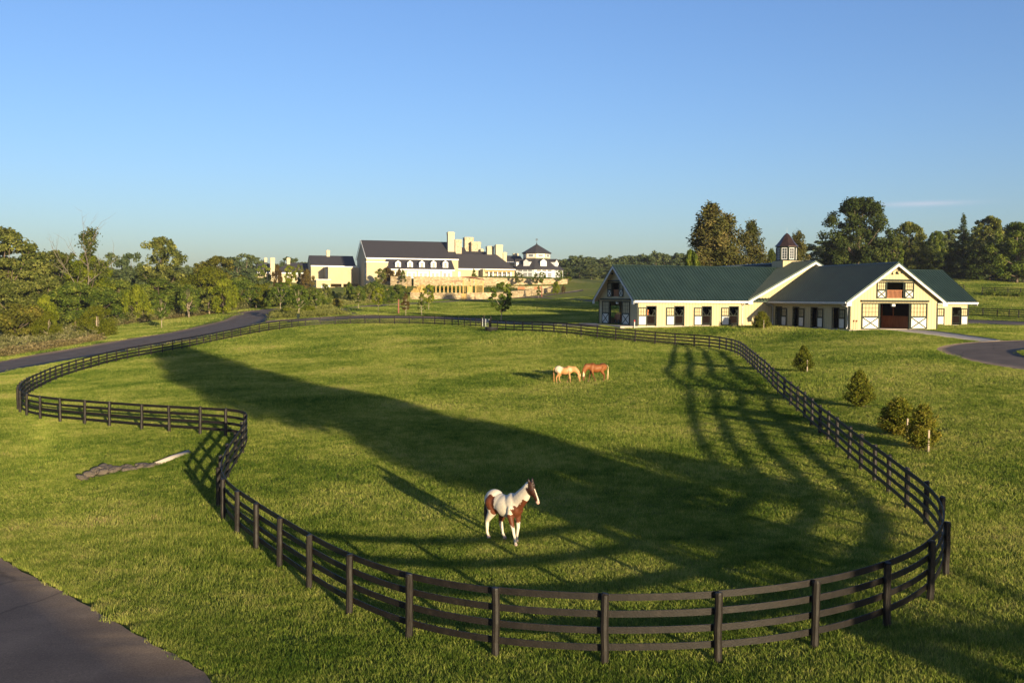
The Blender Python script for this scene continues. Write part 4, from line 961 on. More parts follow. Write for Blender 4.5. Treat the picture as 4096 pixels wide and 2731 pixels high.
ANCH = [(238.8,1689.7),(338,1699),(446.4,1708),(559,1721.4),(677,1729),(799,1738),(901,1745),(941,1858),(908,1914),(864,2028),(886,2080),(944,2140),(1027,2199),(1115,2273),(1234,2357),(1386,2464),(1619,2566),(1958,2634),(2420,2667),(2884,2653),(3278,2604),(3567,2513),(3744,2411),(3808,2303),(3779,2190),(3710,2106),(3624,2037),(3559,1974),(3497,1926),(3443,1879),(3393,1837),(3352,1793),(3312,1761),(3277,1733)]
paddock = fence('paddock_fence', [gnd(*p) for p in FP], 'long dark four-board fence curving right round the paddock with the horses', 'fence', side=1, anchors=[gnd(*p)[:2] for p in ANCH])
FPW = np.array([gnd(*p)[:2] for p in FP])
# gate between the two ends
def gate():
    a = gnd(1930, 1312); b = gnd(1956, 1321); d = b - a; ln = float(np.hypot(*d[:2])); ang = math.atan2(d[1], d[0])
    r = thing('paddock_gate', a, 'grey tubular metal gate in the far side of the paddock fence', 'gate', rz=ang)
    w = MB()
    for z in (.3, .55, .8, 1.05, 1.3): w.tube([(.15, 0, z), (ln-.15, 0, z)], [.025, .025], 6)
    w.build('bars', M['metal_grey'], r)
    w = MB()
    for x in (.13, ln*.5, ln-.13): w.tube([(x, 0, .25), (x, 0, 1.38)], [.03, .03], 6)
    w.build('frame', M['metal_grey'], r)
    for x in (-.05, ln+.05): w = MB(); w.tube([(x, .2, -.3), (x, .2, 1.75)], [.11, .1], 8); w.build('gate_post', M['post'], r)
gate()
def tub():
    p = gnd(1966, 1325); r = thing('water_trough', p, 'round black water trough on the grass beside the metal paddock gate', 'trough')
    w = MB(); w.lathe([(.75, 0), (.85, .5), (.88, .56), (.82, .56), (.74, .2), (.1, .18)], 20); w.build('tub', M['black'], r, smooth=True)
    w = MB(); w.lathe([(.01, .40), (.77, .401)], 20); w.build('water', M['pane'], r)
tub()
p = gnd(1193, 1296); r = thing('utility_box', p, 'small dark green utility box on a post behind the far paddock fence', 'utility box')
w = MB(); w.box(-.06, .06, -.06, .06, -.2, 1.0); w.build('post', M['green'], r); w = MB(); w.box(-.22, .22, -.16, .16, 1.0, 1.65); w.box(-.25, .25, -.2, .2, 1.65, 1.72); w.build('cabinet', M['green'], r)

fence('pasture_fence', [gnd(*p) for p in ((3874,1264),(3915,1266),(3965,1268),(4018,1270),(4070,1273),(4200,1280),(4400,1290))], 'black four-board fence just right of the stable in front of the sunlit pasture', 'fence', side=-1, step=2.44, h=1.5)
fence('pasture_fence', [gnd(*p) for p in ((3928,1177),(3990,1179),(4060,1181),(4150,1186),(4300,1190))], 'brown board fence crossing the pasture at the right picture edge', 'fence', side=-1, step=2.44, h=1.5)
fence('pasture_fence', [gnd(*p) for p in ((3800,1164),(3830,1165),(3856,1167))], 'short end of brown board fence showing just above the right stable roof', 'fence', side=-1, step=2.44, h=1.5)
fence('pasture_fence', [gnd(*p) for p in ((3968,1121),(4010,1126),(4060,1131),(4150,1136),(4300,1142))], 'dark board fence at the top of the pasture below the big drooping tree', 'fence', side=-1, step=2.44, h=1.7)
fence('pasture_fence', [gnd(*p) for p in ((3640,1082),(3770,1090),(3870,1095),(3966,1100))], 'long dark fence along the foot of the wood behind the stable', 'fence', side=-1, step=2.44, h=1.6)

# ------------------------------------------------------------------ horses
def colmat(name, rough=.55):
    m, nt = mat(name)
    out = N(nt, 'ShaderNodeOutputMaterial'); b = N(nt, 'ShaderNodeBsdfPrincipled', i_Roughness=rough); b.inputs['Specular IOR Level'].default_value = .25
    at = N(nt, 'ShaderNodeAttribute', attribute_name='col'); tc = N(nt, 'ShaderNodeTexCoord')
    no = N(nt, 'ShaderNodeTexNoise', i_Scale=9., i_Detail=5.); L(nt, tc, 'Object', no, 'Vector')
    r = ramp(nt, [(.3, (.86, .86, .86)), (.7, (1.08, 1.06, 1.04))]); L(nt, no, 'Fac', r, 0)
    mx = N(nt, 'ShaderNodeMix', data_type='RGBA', blend_type='MULTIPLY', i_0=1.); L(nt, at, 'Color', mx, 6); L(nt, r, 0, mx, 7); L(nt, mx, 2, b, 'Base Color')
    bm = N(nt, 'ShaderNodeBump', i_Strength=.15, i_Distance=.01); n2 = N(nt, 'ShaderNodeTexNoise', i_Scale=60.); L(nt, tc, 'Object', n2, 'Vector'); L(nt, n2, 'Fac', bm, 'Height'); L(nt, bm, 0, b, 'Normal')
    L(nt, b, 0, out, 0); return m
HC = colmat('horse_coat'); HAIR = {}
def ico(w, c, r, sub=2):
    import bmesh
    bm = bmesh.new(); bmesh.ops.create_icosphere(bm, subdivisions=sub, radius=1.)
    i = len(w.v); r = r if hasattr(r, '__len__') else (r, r, r)
    w.v += [(c[0]+v.co.x*r[0], c[1]+v.co.y*r[1], c[2]+v.co.z*r[2]) for v in bm.verts]
    w.f += [tuple(i+v.index for v in f.verts) for f in bm.faces]; bm.free()
def chain(w, pts, rads, n=10):
    pts = [Vector(p) for p in pts]
    for k in range(len(pts)-1):
        w.tube([pts[k], pts[k+1]], [rads[k], rads[k+1]], n)
    for p, r in zip(pts, rads): ico(w, p, r*1.0, 2)
def rot2(p, c, a):   # rotate head parts sideways about vertical axis through c
    x, y = p[0]-c[0], p[1]-c[1]; return (c[0]+x*math.cos(a)-y*math.sin(a), c[1]+x*math.sin(a)+y*math.cos(a), p[2])
def horse(name, loc, rz, label, colf, legs, neck, head, scale=1., mane=(.1, .06, .04), tailc=(.1, .06, .04), headturn=0., forelock=None, hoofc=(.25, .18, .14), tail_low=.35):
    """legs: [(hoof x, kneeshift)] for right fore, left fore, right hind, left hind; neck: points; head: poll, muzzle"""
    root = thing(name, loc, label, 'horse', rz=rz); w = MB()
    ico(w, (.34, 0, 1.13), (.33, .235, .36), 3); ico(w, (.02, 0, 1.07), (.50, .295, .335), 3); ico(w, (-.22, 0, 1.11), (.42, .275, .30), 3); ico(w, (-.50, 0, 1.22), (.34, .26, .285), 3)
    ico(w, (-.62, .1, 1.15), (.22, .15, .26), 2); ico(w, (-.62, -.1, 1.15), (.22, .15, .26), 2); ico(w, (.33, 0, 1.36), (.25, .10, .165), 2)
    ico(w, (.52, .07, 1.1), (.17, .13, .24), 2); ico(w, (.52, -.07, 1.1), (.17, .13, .24), 2)
    for s, k in ((-1, 0), (1, 1)):
        hx, lift = legs[k]; y = s*.155
        kx = .42+(hx-.38)*.42
        chain(w, [(.44, s*.14, 1.08), (.40, y, .88), (kx, y, .50), (kx+(hx-kx)*.75, y, .19), (hx, y, .075)], [.13, .105, .056, .040, .046])
        ico(w, (kx+.01, y, .48), (.058, .052, .075)); ico(w, (kx+(hx-kx)*.72, y, .17), (.05, .046, .05))
    for s, k in ((-1, 2), (1, 3)):
        hx, lift = legs[k]; y = s*.15; sh = (hx+.58)
        chain(w, [(-.52, s*.13, 1.12), (-.40+sh*.35, y, .88), (-.66+sh*.7, y, .52), (-.645+sh*.93, y, .19), (hx, y, .075)], [.21, .155, .068, .043, .048])
        ico(w, (-.47+sh*.3, s*.14, .98), (.19, .12, .22)); ico(w, (-.66+sh*.7, y, .51), (.068, .05, .08)); ico(w, (-.645+sh*.93, y, .17), (.052, .048, .05))
    nb = [(.46, 0, 1.20)] + list(neck)
    nr = [.29, .245, .195, .15][:len(nb)]
    for k in range(len(nb)-1):
        for t in np.linspace(0, 1, 5): 
            p = Vector(nb[k])*(1-t)+Vector(nb[k+1])*t; r = nr[k]*(1-t)+nr[k+1]*t; ico(w, p, (r, r*.6, r), 2)
    poll = Vector(head[0]); mz = Vector(head[1]); d = (mz-poll).normalized(); piv = poll
    up = Vector((-d.z, 0, d.x)) if True else None
    if up.x < 0 and abs(d.z) > .5: up = -up
    # 'front of face' normal: away from the neck
    fr = Vector((d.z*-1, 0, d.x)); 
    if fr.dot(Vector(neck[-2] if len(neck) > 1 else nb[0]) - poll) > 0: fr = -fr
    HP = lambda t, f, y=0: rot2(tuple(poll + d*t + fr*f + Vector((0, y, 0))), piv, headturn)
    Ld = (mz-poll).length
    for t, f, r in ((0, 0, (.115, .09, .115)), (.10, -.035, (.12, .095, .12)), (.20, -.04, (.115, .088, .115)), (.30, -.01, (.088, .068, .088)), (.40, 0, (.072, .058, .072)), (.48, .0, (.064, .055, .064)), (.55, -.005, (.062, .056, .06))):
        ico(w, HP(t*Ld/.58, f), tuple(q*1.13 for q in r), 2)
    tmp = w.build('tmp', HC)
    mo = tmp.modifiers.new('r', 'REMESH'); mo.mode = 'VOXEL'; mo.voxel_size = .02; mo.use_smooth_shade = True
    ms = tmp.modifiers.new('s', 'SMOOTH'); ms.factor = .5; ms.iterations = 12
    dg = bpy.context.evaluated_depsgraph_get(); dg.update(); me = bpy.data.meshes.new_from_object(tmp.evaluated_get(dg)); bpy.data.objects.remove(tmp)
    me.name = 'body'
    n = len(me.vertices); co = np.empty(n*3, np.float32); me.vertices.foreach_get('co', co); co = co.reshape(-1, 3)
    # head coordinates
    ph = np.array([math.cos(-headturn), math.sin(-headturn)])
    q = co - np.array(poll); hx_ = q[:, 0]*ph[0]-q[:, 1]*ph[1]; hy = q[:, 0]*ph[1]+q[:, 1]*ph[0]; 
    ht = (hx_*d.x + q[:, 2]*d.z)/Ld; hf = hx_*fr.x + q[:, 2]*fr.z
    jit = rng.normal(0, .006, co.shape)
    C = np.array(colf(co+jit, ht, hf, hy, np.linalg.norm(q, axis=1)), np.float32)
    a = me.color_attributes.new('col', 'FLOAT_COLOR', 'POINT'); a.data.foreach_set('color', np.concatenate([C, np.ones((n, 1))], 1).astype(np.float32).ravel())
    me.materials.clear(); me.materials.append(HC); me.polygons.foreach_set('use_smooth', [True]*len(me.polygons))
    root.scale = (scale,)*3
    body = link('body', me, root)
    def hm(c): 
        k = tuple(c)
        if k not in HAIR: HAIR[k] = pmat('horse_hair', [(.3, tuple(x*.8 for x in c)), (.7, tuple(min(1, x*1.15) for x in c))], .5, 20., spec=.4)
        return HAIR[k]
    ec = C[np.argmax(ht*(ht < .25))] if len(C) else (.1, .05, .03)
    for s in (-1, 1):
        w = MB(); b0 = Vector(HP(-.06, .03, s*.06)); tp = b0 + Vector((.0, s*.03, .11)) - d*.03
        w.tube([b0, b0*.5+tp*.5, tp], [.038, .036, .006], 7); w.build('ear', hm((.07, .03, .018)) if forelock is None else hm(forelock), root, smooth=True)
        w = MB(); ico(w, HP(.17*Ld/.58, .03, s*.072), .019, 2); w.build('eye', M['black'], root, smooth=True)
    for k, (s, x) in enumerate(((-1, legs[0][0]), (1, legs[1][0]), (-1, legs[2][0]), (1, legs[3][0]))):
        y = s*(.155 if k < 2 else .15); w = MB(); w.tube([(x+.025, y, 0), (x+.005, y, .085)], [.062, .048], 10); w.build('hoof', hm(hoofc), root, smooth=True)
    # mane: a thin crest of locks
    w = MB(); crest = [Vector((.36, 0, 1.47))] + [Vector(p) + Vector((-.03, 0, 0)) for p in neck] + [poll]
    cn = []
    for k in range(len(crest)-1):
        for t in np.linspace(0, 1, 7, endpoint=False): cn.append((crest[k]*(1-t)+crest[k+1]*t, (crest[k+1]-crest[k]).normalized(), k/(len(crest)-1)+t/(len(crest)-1)))
    for p, tdir, u in cn:
        nrm = Vector((-tdir.z, 0, tdir.x)); 
        if nrm.z < 0 and abs(tdir.z) < .8: nrm = -nrm
        if abs(tdir.z) >= .8 and nrm.x < 0: nrm = -nrm
        rr_ = (.24-.12*u)*.82
        if u < .2: continue
        for s in (-1, -1, 1):
            a = p + nrm*rr_; bnd = a + Vector((0, s*.085, -.0)) - nrm*random.uniform(.1, .17) + Vector((random.uniform(-.02, .02), 0, -.03))
            w.tube([a + nrm*.015, (a+bnd)/2+Vector((0, s*.03, .01)), bnd], [.028, .024, .006], 5)
    w.build('mane', hm(mane), root)
    w = MB(); ico(w, HP(-.02, .09), (.05, .05, .07)); ico(w, HP(.06, .1), (.035, .04, .06)); w.build('forelock', hm(mane if forelock is None else forelock), root)
    w = MB(); base = Vector((-.84, 0, 1.34))
    for k in range(9):
        a = random.uniform(-.035, .035); b_ = random.uniform(-.05, .05)
        w.tube([base+Vector((0, a*.5, 0)), base+Vector((-.09, a, -.15)), base+Vector((-.10+b_*.3, a*1.6, -.5)), base+Vector((-.07+b_, a*1.8, tail_low-1.34+random.uniform(0, .12)))], [.03, .036, .04, .01], 6)
    w.build('tail', hm(tailc), root, smooth=True)
    return root
WH = np.array([.60, .54, .43]); BR = np.array([.10, .030, .012]); DBR = np.array([.05, .022, .014]); PK = np.array([.48, .30, .24])
def pinto(co, ht, hf, hy, rq):
    x, y, z = co.T; C = np.tile(WH, (len(co), 1))
    nz = .03*np.sin(x*23+z*17)+.02*np.sin(y*41+z*31)
    def put(m, c): C[m] = c
    right = y < .02
    put((((x+.46)/.135)**2 + ((z-1.14)/.24)**2 < 1+nz*5) & right, BR)
    put((((x+.31)/.075)**2 + ((z-1.06)/.27)**2 < 1+nz*5) & right, BR)
    put((x < -.05) & (x > -.75) & (z < .98+nz) & (z > .5+nz) & (y > -.04), BR)
    put(((x+.18)/.16)**2 + ((z-.86)/.13)**2 < 1, BR)
    put((x > .55+nz) & (z < 1.20+nz) & (z > .80) & (rq > .45), BR); put((x > .56+nz) & (z < 1.38+nz) & (z > .8) & (y > -.12) & (rq > .45), BR); put((x > .40+nz-(.9-z)*.15) & (z <= .92) & (z > .60+nz*2), BR)
    head = ((ht > .05) & (hf > -.17) & (rq < .75) & (x > .95)) | (rq < .17)
    put(head, BR*.38); put(head & (ht < .3), DBR*.8)
    put(head & (ht > .28) & (hf > .02) & (np.abs(hy) < .012+.016*ht), WH); put(head & (ht > .88), PK)
    put((z < .10) & (x > -2), PK*.9)
    return C
def standleg(a, b, c, d): return [(a, 0), (b, 0), (c, 0), (d, 0)]
p = gnd(2024, 2160)
horse('horse', (p[0]-.02, p[1]-.15, p[2]), math.radians(-50), 'brown and white pinto horse standing alone in the near paddock with its head up', pinto,
      standleg(.66, .34, -.62, -.22), [(.78, 0, 1.48), (.98, 0, 1.68), (1.08, 0, 1.80)], ((1.14, 0, 1.87), (1.44, 0, 1.38)), 1.0, mane=(.74, .66, .52), tailc=(.06, .035, .025), headturn=math.radians(6), forelock=(.03, .018, .014), hoofc=(.5, .36, .3), tail_low=.35)
GB = np.array([.40, .215, .085]); GW = np.array([.55, .46, .33])
def palom(co, ht, hf, hy, rq):
    x, y, z = co.T; C = np.tile(GB, (len(co), 1))
    m = np.clip((-.12 - x + .5*(z-1.15))/.18, 0, 1)*np.clip((z-.85)/.2, 0, 1); C = C*(1-m[:, None])+GW*m[:, None]
    d_ = np.clip(1-((x-.08)/.28)**2, 0, 1)*np.clip((z-1.28)/.1, 0, 1); C = C*(1-.55*d_[:, None])
    s_ = np.clip(1-((x-.45)/.25)**2-((z-1.2)/.25)**2, 0, 1); C = C*(1-.4*s_[:, None])+GW*.4*s_[:, None]
    C[(ht > .55)] *= .75; return C
def chest(co, ht, hf, hy, rq):
    x, y, z = co.T; C = np.tile(np.array([.20, .070, .018]), (len(co), 1))
    m = np.clip((z-1.28)/.15, 0, 1); C = C*(1-.45*m[:, None]); m = np.clip((.75-z)/.2, 0, 1); C = C*(1-.4*m[:, None])
    b = (ht > .0) & (ht < .42) & (hf > .015) & (rq < .8); C[b] = (.6, .45, .3)
    return C
GN = [(.80, 0, 1.20), (1.02, 0, .92), (1.12, 0, .68)]
p = gnd(2258, 1533)
horse('horse', p, math.radians(-8), 'golden horse with a white rump grazing on the left of the pair', palom, standleg(.52, .22, -.62, -.34), [(.84, 0, 1.24), (1.08, 0, 1.05), (1.22, 0, .84)], ((1.26, 0, .74), (1.30, 0, .2)), .86*1.03, mane=(.62, .42, .2), tailc=(.42, .2, .07), tail_low=.06)
p = gnd(2386, 1526)
horse('horse', p, math.radians(188), 'chestnut horse with a pale mane and tail grazing on the right of the pair', chest, standleg(.62, .10, -.62, -.5), [(.80, 0, 1.22), (.98, 0, .98), (1.04, 0, .76)], ((1.06, 0, .64), (1.08, 0, .1)), .9*1.05, mane=(.66, .45, .22), tailc=(.68, .48, .25), headturn=math.radians(60), tail_low=.12)
def redh(co, ht, hf, hy, rq): return np.tile(np.array([.42, .14, .05]), (len(co), 1))
P_ = BW(1.85, 1.6, .02)
horse('horse', P_, YAW - PI/2 - .1, 'chestnut horse looking out of the first stall door of the stable', redh, standleg(.42, .36, -.58, -.54), [(.68, 0, 1.52), (.82, 0, 1.75), (.86, 0, 1.85)], ((.90, 0, 1.9), (1.2, 0, 1.5)), .95, mane=(.3, .1, .04), tailc=(.3, .1, .04), headturn=math.radians(-50))

# ------------------------------------------------------------------ drain with rocks
def rock_mesh(seed):
    import bmesh
    rr = random.Random(seed); bm = bmesh.new(); bmesh.ops.create_icosphere(bm, subdivisions=2, radius=1.)
    ax = [Vector((rr.gauss(0, 1), rr.gauss(0, 1), rr.gauss(0, 1))).normalized() for _ in range(7)]; ds = [rr.uniform(.55, .85) for _ in ax]
    for v in bm.verts:
        for a, dd in zip(ax, ds):
            k = v.co.dot(a)
            if k > dd: v.co -= a*(k-dd)
        v.co *= rr.uniform(.97, 1.03)
    me = bpy.data.meshes.new('stone'); bm.to_mesh(me); bm.free(); me.materials.append(M['stone']); return me
BED = [gnd(*q)[:2] for q in ((316,1906),(350,1893),(400,1883),(460,1872),(520,1864),(600,1854),(640,1846),(646,1852),(600,1866),(520,1882),(450,1898),(400,1908),(340,1915))]
M['drain'] = pmat('drain_soil', [(.3, (.02, .016, .012)), (.7, (.055, .045, .03))], .95, 9., bump=.6); PAVED.append(np.array(BED)); w = MB()
w.poly([(x, y, h1(x, y)+.03) for x, y in BED]); tag(w.build('soil', M['drain'], recalc=False), kind='structure')
RK = [rock_mesh(k) for k in range(6)]
rr = random.Random(3); line = [(325, 1905), (360, 1893), (400, 1885), (440, 1872), (480, 1870), (520, 1866), (560, 1858), (600, 1856), (640, 1848)]
n_ = 0
for i in range(58):
    t = rr.random()*7.99; k = int(t); f = t-k; a, b = line[k], line[k+1]
    px = a[0]*(1-f)+b[0]*f; wdt = (8, 13, 16, 15, 12, 9, 7, 5)[k]; py = a[1]*(1-f)+b[1]*f + rr.uniform(-1, 1)*wdt*.8 + 9
    q = gnd(px, py); s = rr.uniform(.1, .24)*(1.15 if k < 4 else .85)
    o = link('rock', RK[i % 6], None, (q[0], q[1], q[2]+s*.28)); o.scale = (s*rr.uniform(.9, 1.5), s, s*rr.uniform(.4, .85)); o.rotation_euler = (rr.uniform(-.3, .3), rr.uniform(-.3, .3), rr.uniform(0, 6))
    tag(o, 'grey brown angular rock lying in the drain bed on the left lawn', 'rock', 'rocks in the drain bed on the left lawn')
def pipe():
    a = gnd(622, 1862); b = gnd(752, 1812); c = gnd(700, 1826)
    r = thing('drain_pipe', a, 'pale concrete drain pipe end coming out of the grass at the rocks', 'pipe')
    w = MB(); d = Vector(b-a); zb = Vector((0, 0, .06))
    w.tube([zb, d*.5+Vector((0, 0, .05)), d+Vector((0, 0, .0))], [.10, .13, .15], 14); w.build('barrel', M['concrete'], r, smooth=True)
    w = MB(); w.tube([-d.normalized()*.02+zb, zb-d.normalized()*.015], [.08, .08], 12); w.build('mouth', M['black'], r)
pipe()
# ------------------------------------------------------------------ vegetation
def quads(cent, size, nrm, rg, asp=.6):
    n = len(cent); nrm = nrm/np.linalg.norm(nrm, axis=1)[:, None]
    t = rg.normal(size=(n, 3)); t -= (t*nrm).sum(1)[:, None]*nrm; t /= np.linalg.norm(t, axis=1)[:, None]; b = np.cross(nrm, t)
    s = size[:, None] if hasattr(size, '__len__') else size
    a = cent+t*s; c = cent-t*s; d = cent+b*s*asp; e = cent-b*s*asp
    return np.stack([a, d, c, e], 1)
def crown_broad(h, wd, base, ncl, nleaf, ls, rg, shape='round', clr=.17, flat=.7, cov=.85):
    """clumps of leaf cards spread in a crown envelope; returns quads, rnd, clump centres"""
    out = []; rnd = []; cc = []
    H = h-base
    for k in range(ncl):
        for _ in range(50):
            t = rg.random()
            if shape == 'round': env = math.sqrt(max(.02, 1-(2*t-.85)**2/1.4))
            elif shape == 'cone': env = (1-t)**.8*.95+.06
            elif shape == 'oval': env = math.sqrt(max(.02, 1-(2*t-1)**2))
            elif shape == 'vase': env = .45+.6*t if t < .8 else .93*math.sqrt(max(0, 1-((t-.8)/.22)**2))+.1
            elif shape == 'dome': env = math.sqrt(max(.02, 1-t**2.2))
            else: env = 1
            break
        a = rg.random()*2*PI; q = cov + (1-cov)*rg.random() if rg.random() < .75 else rg.random()*cov
        env *= 1+.16*math.sin(3*a+k*.01+t*5)+rg.normal()*.08
        r = q*env*wd/2; c = np.array([r*math.cos(a), r*math.sin(a), base+t*H*.97]); cc.append(c)
        cr_ = clr*wd*(.7+.6*rg.random())*(.6+.4*min(1, env+.2)); n = int(nleaf/ncl*(.7+.6*rg.random()))
        d = rg.normal(size=(n, 3)); d /= np.linalg.norm(d, axis=1)[:, None]; u = rg.random(n)**.45
        p = c+d*u[:, None]*cr_*np.array([1, 1, flat]); p[:, 2] = np.maximum(p[:, 2], base*.6)
        nn = d*.8+rg.normal(size=(n, 3))*.55+np.array([0, 0, .35])
        out.append(quads(p, ls*(.6+.8*rg.random(n)), nn, rg)); rnd.append(np.clip(.5+rg.normal()*.16+rg.normal(size=n)*.18, 0, 1))
    return np.concatenate(out), np.concatenate(rnd), cc
def crown_conifer(h, wd, base, nb, ls, rg, per=60, droop=.12, power=.9, ragged=.2):
    out = []; rnd = []; cc = []
    for k in range(nb):
        t = (k+rg.random())/nb; z = base+(h-base)*t; a = rg.random()*2*PI
        L_ = wd/2*((1-t)**power)*(1+rg.normal()*ragged)+.12; L_ = max(.1, L_); n = max(6, int(per*(L_/(wd/2)*.8+.2)))
        u = rg.random(n)**.7; side = rg.normal(size=n)*.17*L_*(1.1-u)+rg.normal(size=n)*.04*wd
        x = u*L_; p = np.stack([x*math.cos(a)-side*math.sin(a), x*math.sin(a)+side*math.cos(a), z-droop*L_*u*1.2+.18*L_*u**2+rg.normal(size=n)*.045*wd], 1)
        nn = rg.normal(size=(n, 3))*.6+np.array([math.cos(a)*.5, math.sin(a)*.5, .6])
        out.append(quads(p, ls*(.6+.8*rg.random(n)), nn, rg, .4)); rnd.append(np.clip(.5+rg.normal()*.15+rg.normal(size=n)*.16, 0, 1)); cc.append(np.array([L_*.5*math.cos(a), L_*.5*math.sin(a), z]))
    return np.concatenate(out), np.concatenate(rnd), cc
def trunk_mesh(h, base, cc, r, m, rg, nl=14, lean=.02, stems=1):
    w = MB()
    for s in range(stems):
        a0 = rg.random()*6; off = .0 if stems == 1 else .12*h/4
        pts = [(0+off*.3*math.cos(a0+s*2*PI/stems), off*.3*math.sin(a0+s*2*PI/stems), -.3)]; hh = h*.86
        for t in (.12, .3, .5, .7, .86): 
            sp = off*(1+3*t) if stems > 1 else 0
            pts.append((rg.normal()*lean*h*t+sp*math.cos(a0+s*2*PI/stems), rg.normal()*lean*h*t+sp*math.sin(a0+s*2*PI/stems), h*t))
        w.tube(pts, [r*1.25, r, r*.8, r*.6, r*.36, r*.08], 7)
    idx = rg.choice(len(cc), min(nl, len(cc)), replace=False)
    for i in idx:
        c = cc[i]; z0 = base*.7+(c[2]-base)*.45; z0 = max(base*.6, min(z0, h*.8)); rr_ = r*(1-z0/h)*.6
        mid = np.array([c[0]*.5, c[1]*.5, z0+(c[2]-z0)*.4])
        w.tube([(0, 0, z0), tuple(mid), tuple(c)], [rr_+.02, rr_*.6+.012, .008], 5)
    o = w.build('trunk', m, smooth=True); me = o.data; bpy.data.objects.remove(o); return me
PROTO = {}
def proto(key, kind, h, wd, base, mat_, bark, seed, ncl=40, nleaf=6000, ls=.35, tr=.25, **kw):
    rg = np.random.default_rng(seed); stems = kw.pop('stems', 1); nl = kw.pop('nl', 14)
    if kind == 'conifer': Qd, rn, cc = crown_conifer(h, wd, base, ncl, ls, rg, per=nleaf//ncl, **kw)
    else: Qd, rn, cc = crown_broad(h, wd, base, ncl, nleaf, ls, rg, shape=kind, **kw)
    V = Qd.reshape(-1, 3); Q = np.arange(len(V)).reshape(-1, 4)
    me = npmesh('crown', V, Q, M[mat_], np.repeat(rn, 4)); tm = trunk_mesh(h, base, cc, tr, M[bark], rg, nl=nl, stems=stems)
    PROTO[key] = (me, tm, h, wd)
proto('broadA', 'round', 20, 16, 2.2, 'leaf_mid', 'bark', 1, 130, 19000, .30, .4, clr=.095, flat=.8, cov=.6)
proto('oak', 'round', 20, 17, 2.0, 'leaf_mid', 'bark', 31, 210, 30000, .27, .5, clr=.085, flat=.85, cov=.5)
proto('broadB', 'oval', 20, 14, 1.8, 'leaf_mid', 'bark', 2, 115, 16000, .30, .38, clr=.10, flat=.85, cov=.6)
proto('broadC', 'oval', 20, 13, 2.5, 'leaf_mid', 'bark', 3, 90, 12000, .32, .36, clr=.095, flat=.75, cov=.65)
proto('broadD', 'dome', 12, 14, .5, 'leaf_mid', 'bark', 4, 85, 13000, .28, .25, clr=.11, cov=.7)
proto('bushA', 'dome', 5, 7, .1, 'leaf_mid', 'bark', 5, 36, 7500, .20, .1, clr=.17)
proto('bushB', 'round', 6, 6, .6, 'leaf_mid', 'bark', 6, 34, 6500, .20, .1, clr=.17)
proto('willow', 'dome', 6, 7, .5, 'leaf_willow', 'palebark', 7, 60, 11000, .13, .1, clr=.13, flat=1.1, stems=3)
proto('young', 'oval', 6, 3.0, 1.9, 'leaf_mid', 'palebark', 8, 34, 2600, .17, .065, clr=.15, nl=16)
proto('youngB', 'cone', 6, 2.4, 1.5, 'leaf_olive', 'palebark', 9, 34, 2300, .17, .06, clr=.15, nl=16)
proto('birch', 'round', 7, 4.6, 1.6, 'leaf_mid', 'palebark', 10, 44, 5000, .18, .06, clr=.15, stems=3, nl=18)
proto('pineA', 'conifer', 20, 10, 1., 'needle', 'bark', 11, 190, 26000, .27, .35, droop=.12, power=.5, ragged=.22)
proto('pineB', 'conifer', 18, 9, 1., 'needle', 'bark', 12, 130, 15000, .28, .3, droop=.05, power=.5, ragged=.32)
proto('spruce', 'conifer', 20, 9, 1., 'leaf_dark', 'bark', 13, 100, 9000, .26, .28, droop=.3, power=.9, ragged=.25)
proto('cedar', 'conifer', 2.6, 2.0, .12, 'needle_cedar', 'bark', 14, 170, 14000, .075, .04, droop=-.3, power=.8, ragged=.12)
proto('cedarB', 'conifer', 2.4, 2.2, .1, 'needle_cedar', 'bark', 15, 170, 14000, .075, .04, droop=-.2, power=.62, ragged=.16)
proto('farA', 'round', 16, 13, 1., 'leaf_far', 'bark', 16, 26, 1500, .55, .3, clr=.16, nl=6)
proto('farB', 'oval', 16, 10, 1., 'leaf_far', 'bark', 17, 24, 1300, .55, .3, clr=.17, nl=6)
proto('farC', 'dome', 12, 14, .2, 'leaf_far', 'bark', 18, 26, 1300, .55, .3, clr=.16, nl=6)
def plant(key, p, h, wd, label, cat='tree', group=None, mat_=None, name='tree', rz=None, bark=None, crown='crown'):
    me, tm, ph, pw = PROTO[key]
    r = thing(name, p, label, cat, group, rz=random.uniform(0, 6.28) if rz is None else rz)
    for nm, m in (('trunk', tm), (crown, me)):
        o = link(nm, m, r); o.scale = (wd/pw, wd/pw, h/ph)
        ov = mat_ if nm == crown else bark
        if ov: o.material_slots[0].link = 'OBJECT'; o.material_slots[0].material = M[ov]
    return r
def treepx(key, px, pyb, pyt, wpx, label, Y=None, **kw):
    """tree whose foot is seen at (px, pyb) - or stands at distance Y - with its top at pyt"""
    if Y is None: p = gnd(px, pyb)
    else:
        r_ = ray(px, pyb); p = CAM + r_*Y; p[2] = h1(p[0], p[1])
    Yp = p[1]; top = (CAM + ray(px, pyt)*Yp)[2]
    return plant(key, p, top-p[2], wpx*Yp/F, label, **kw)

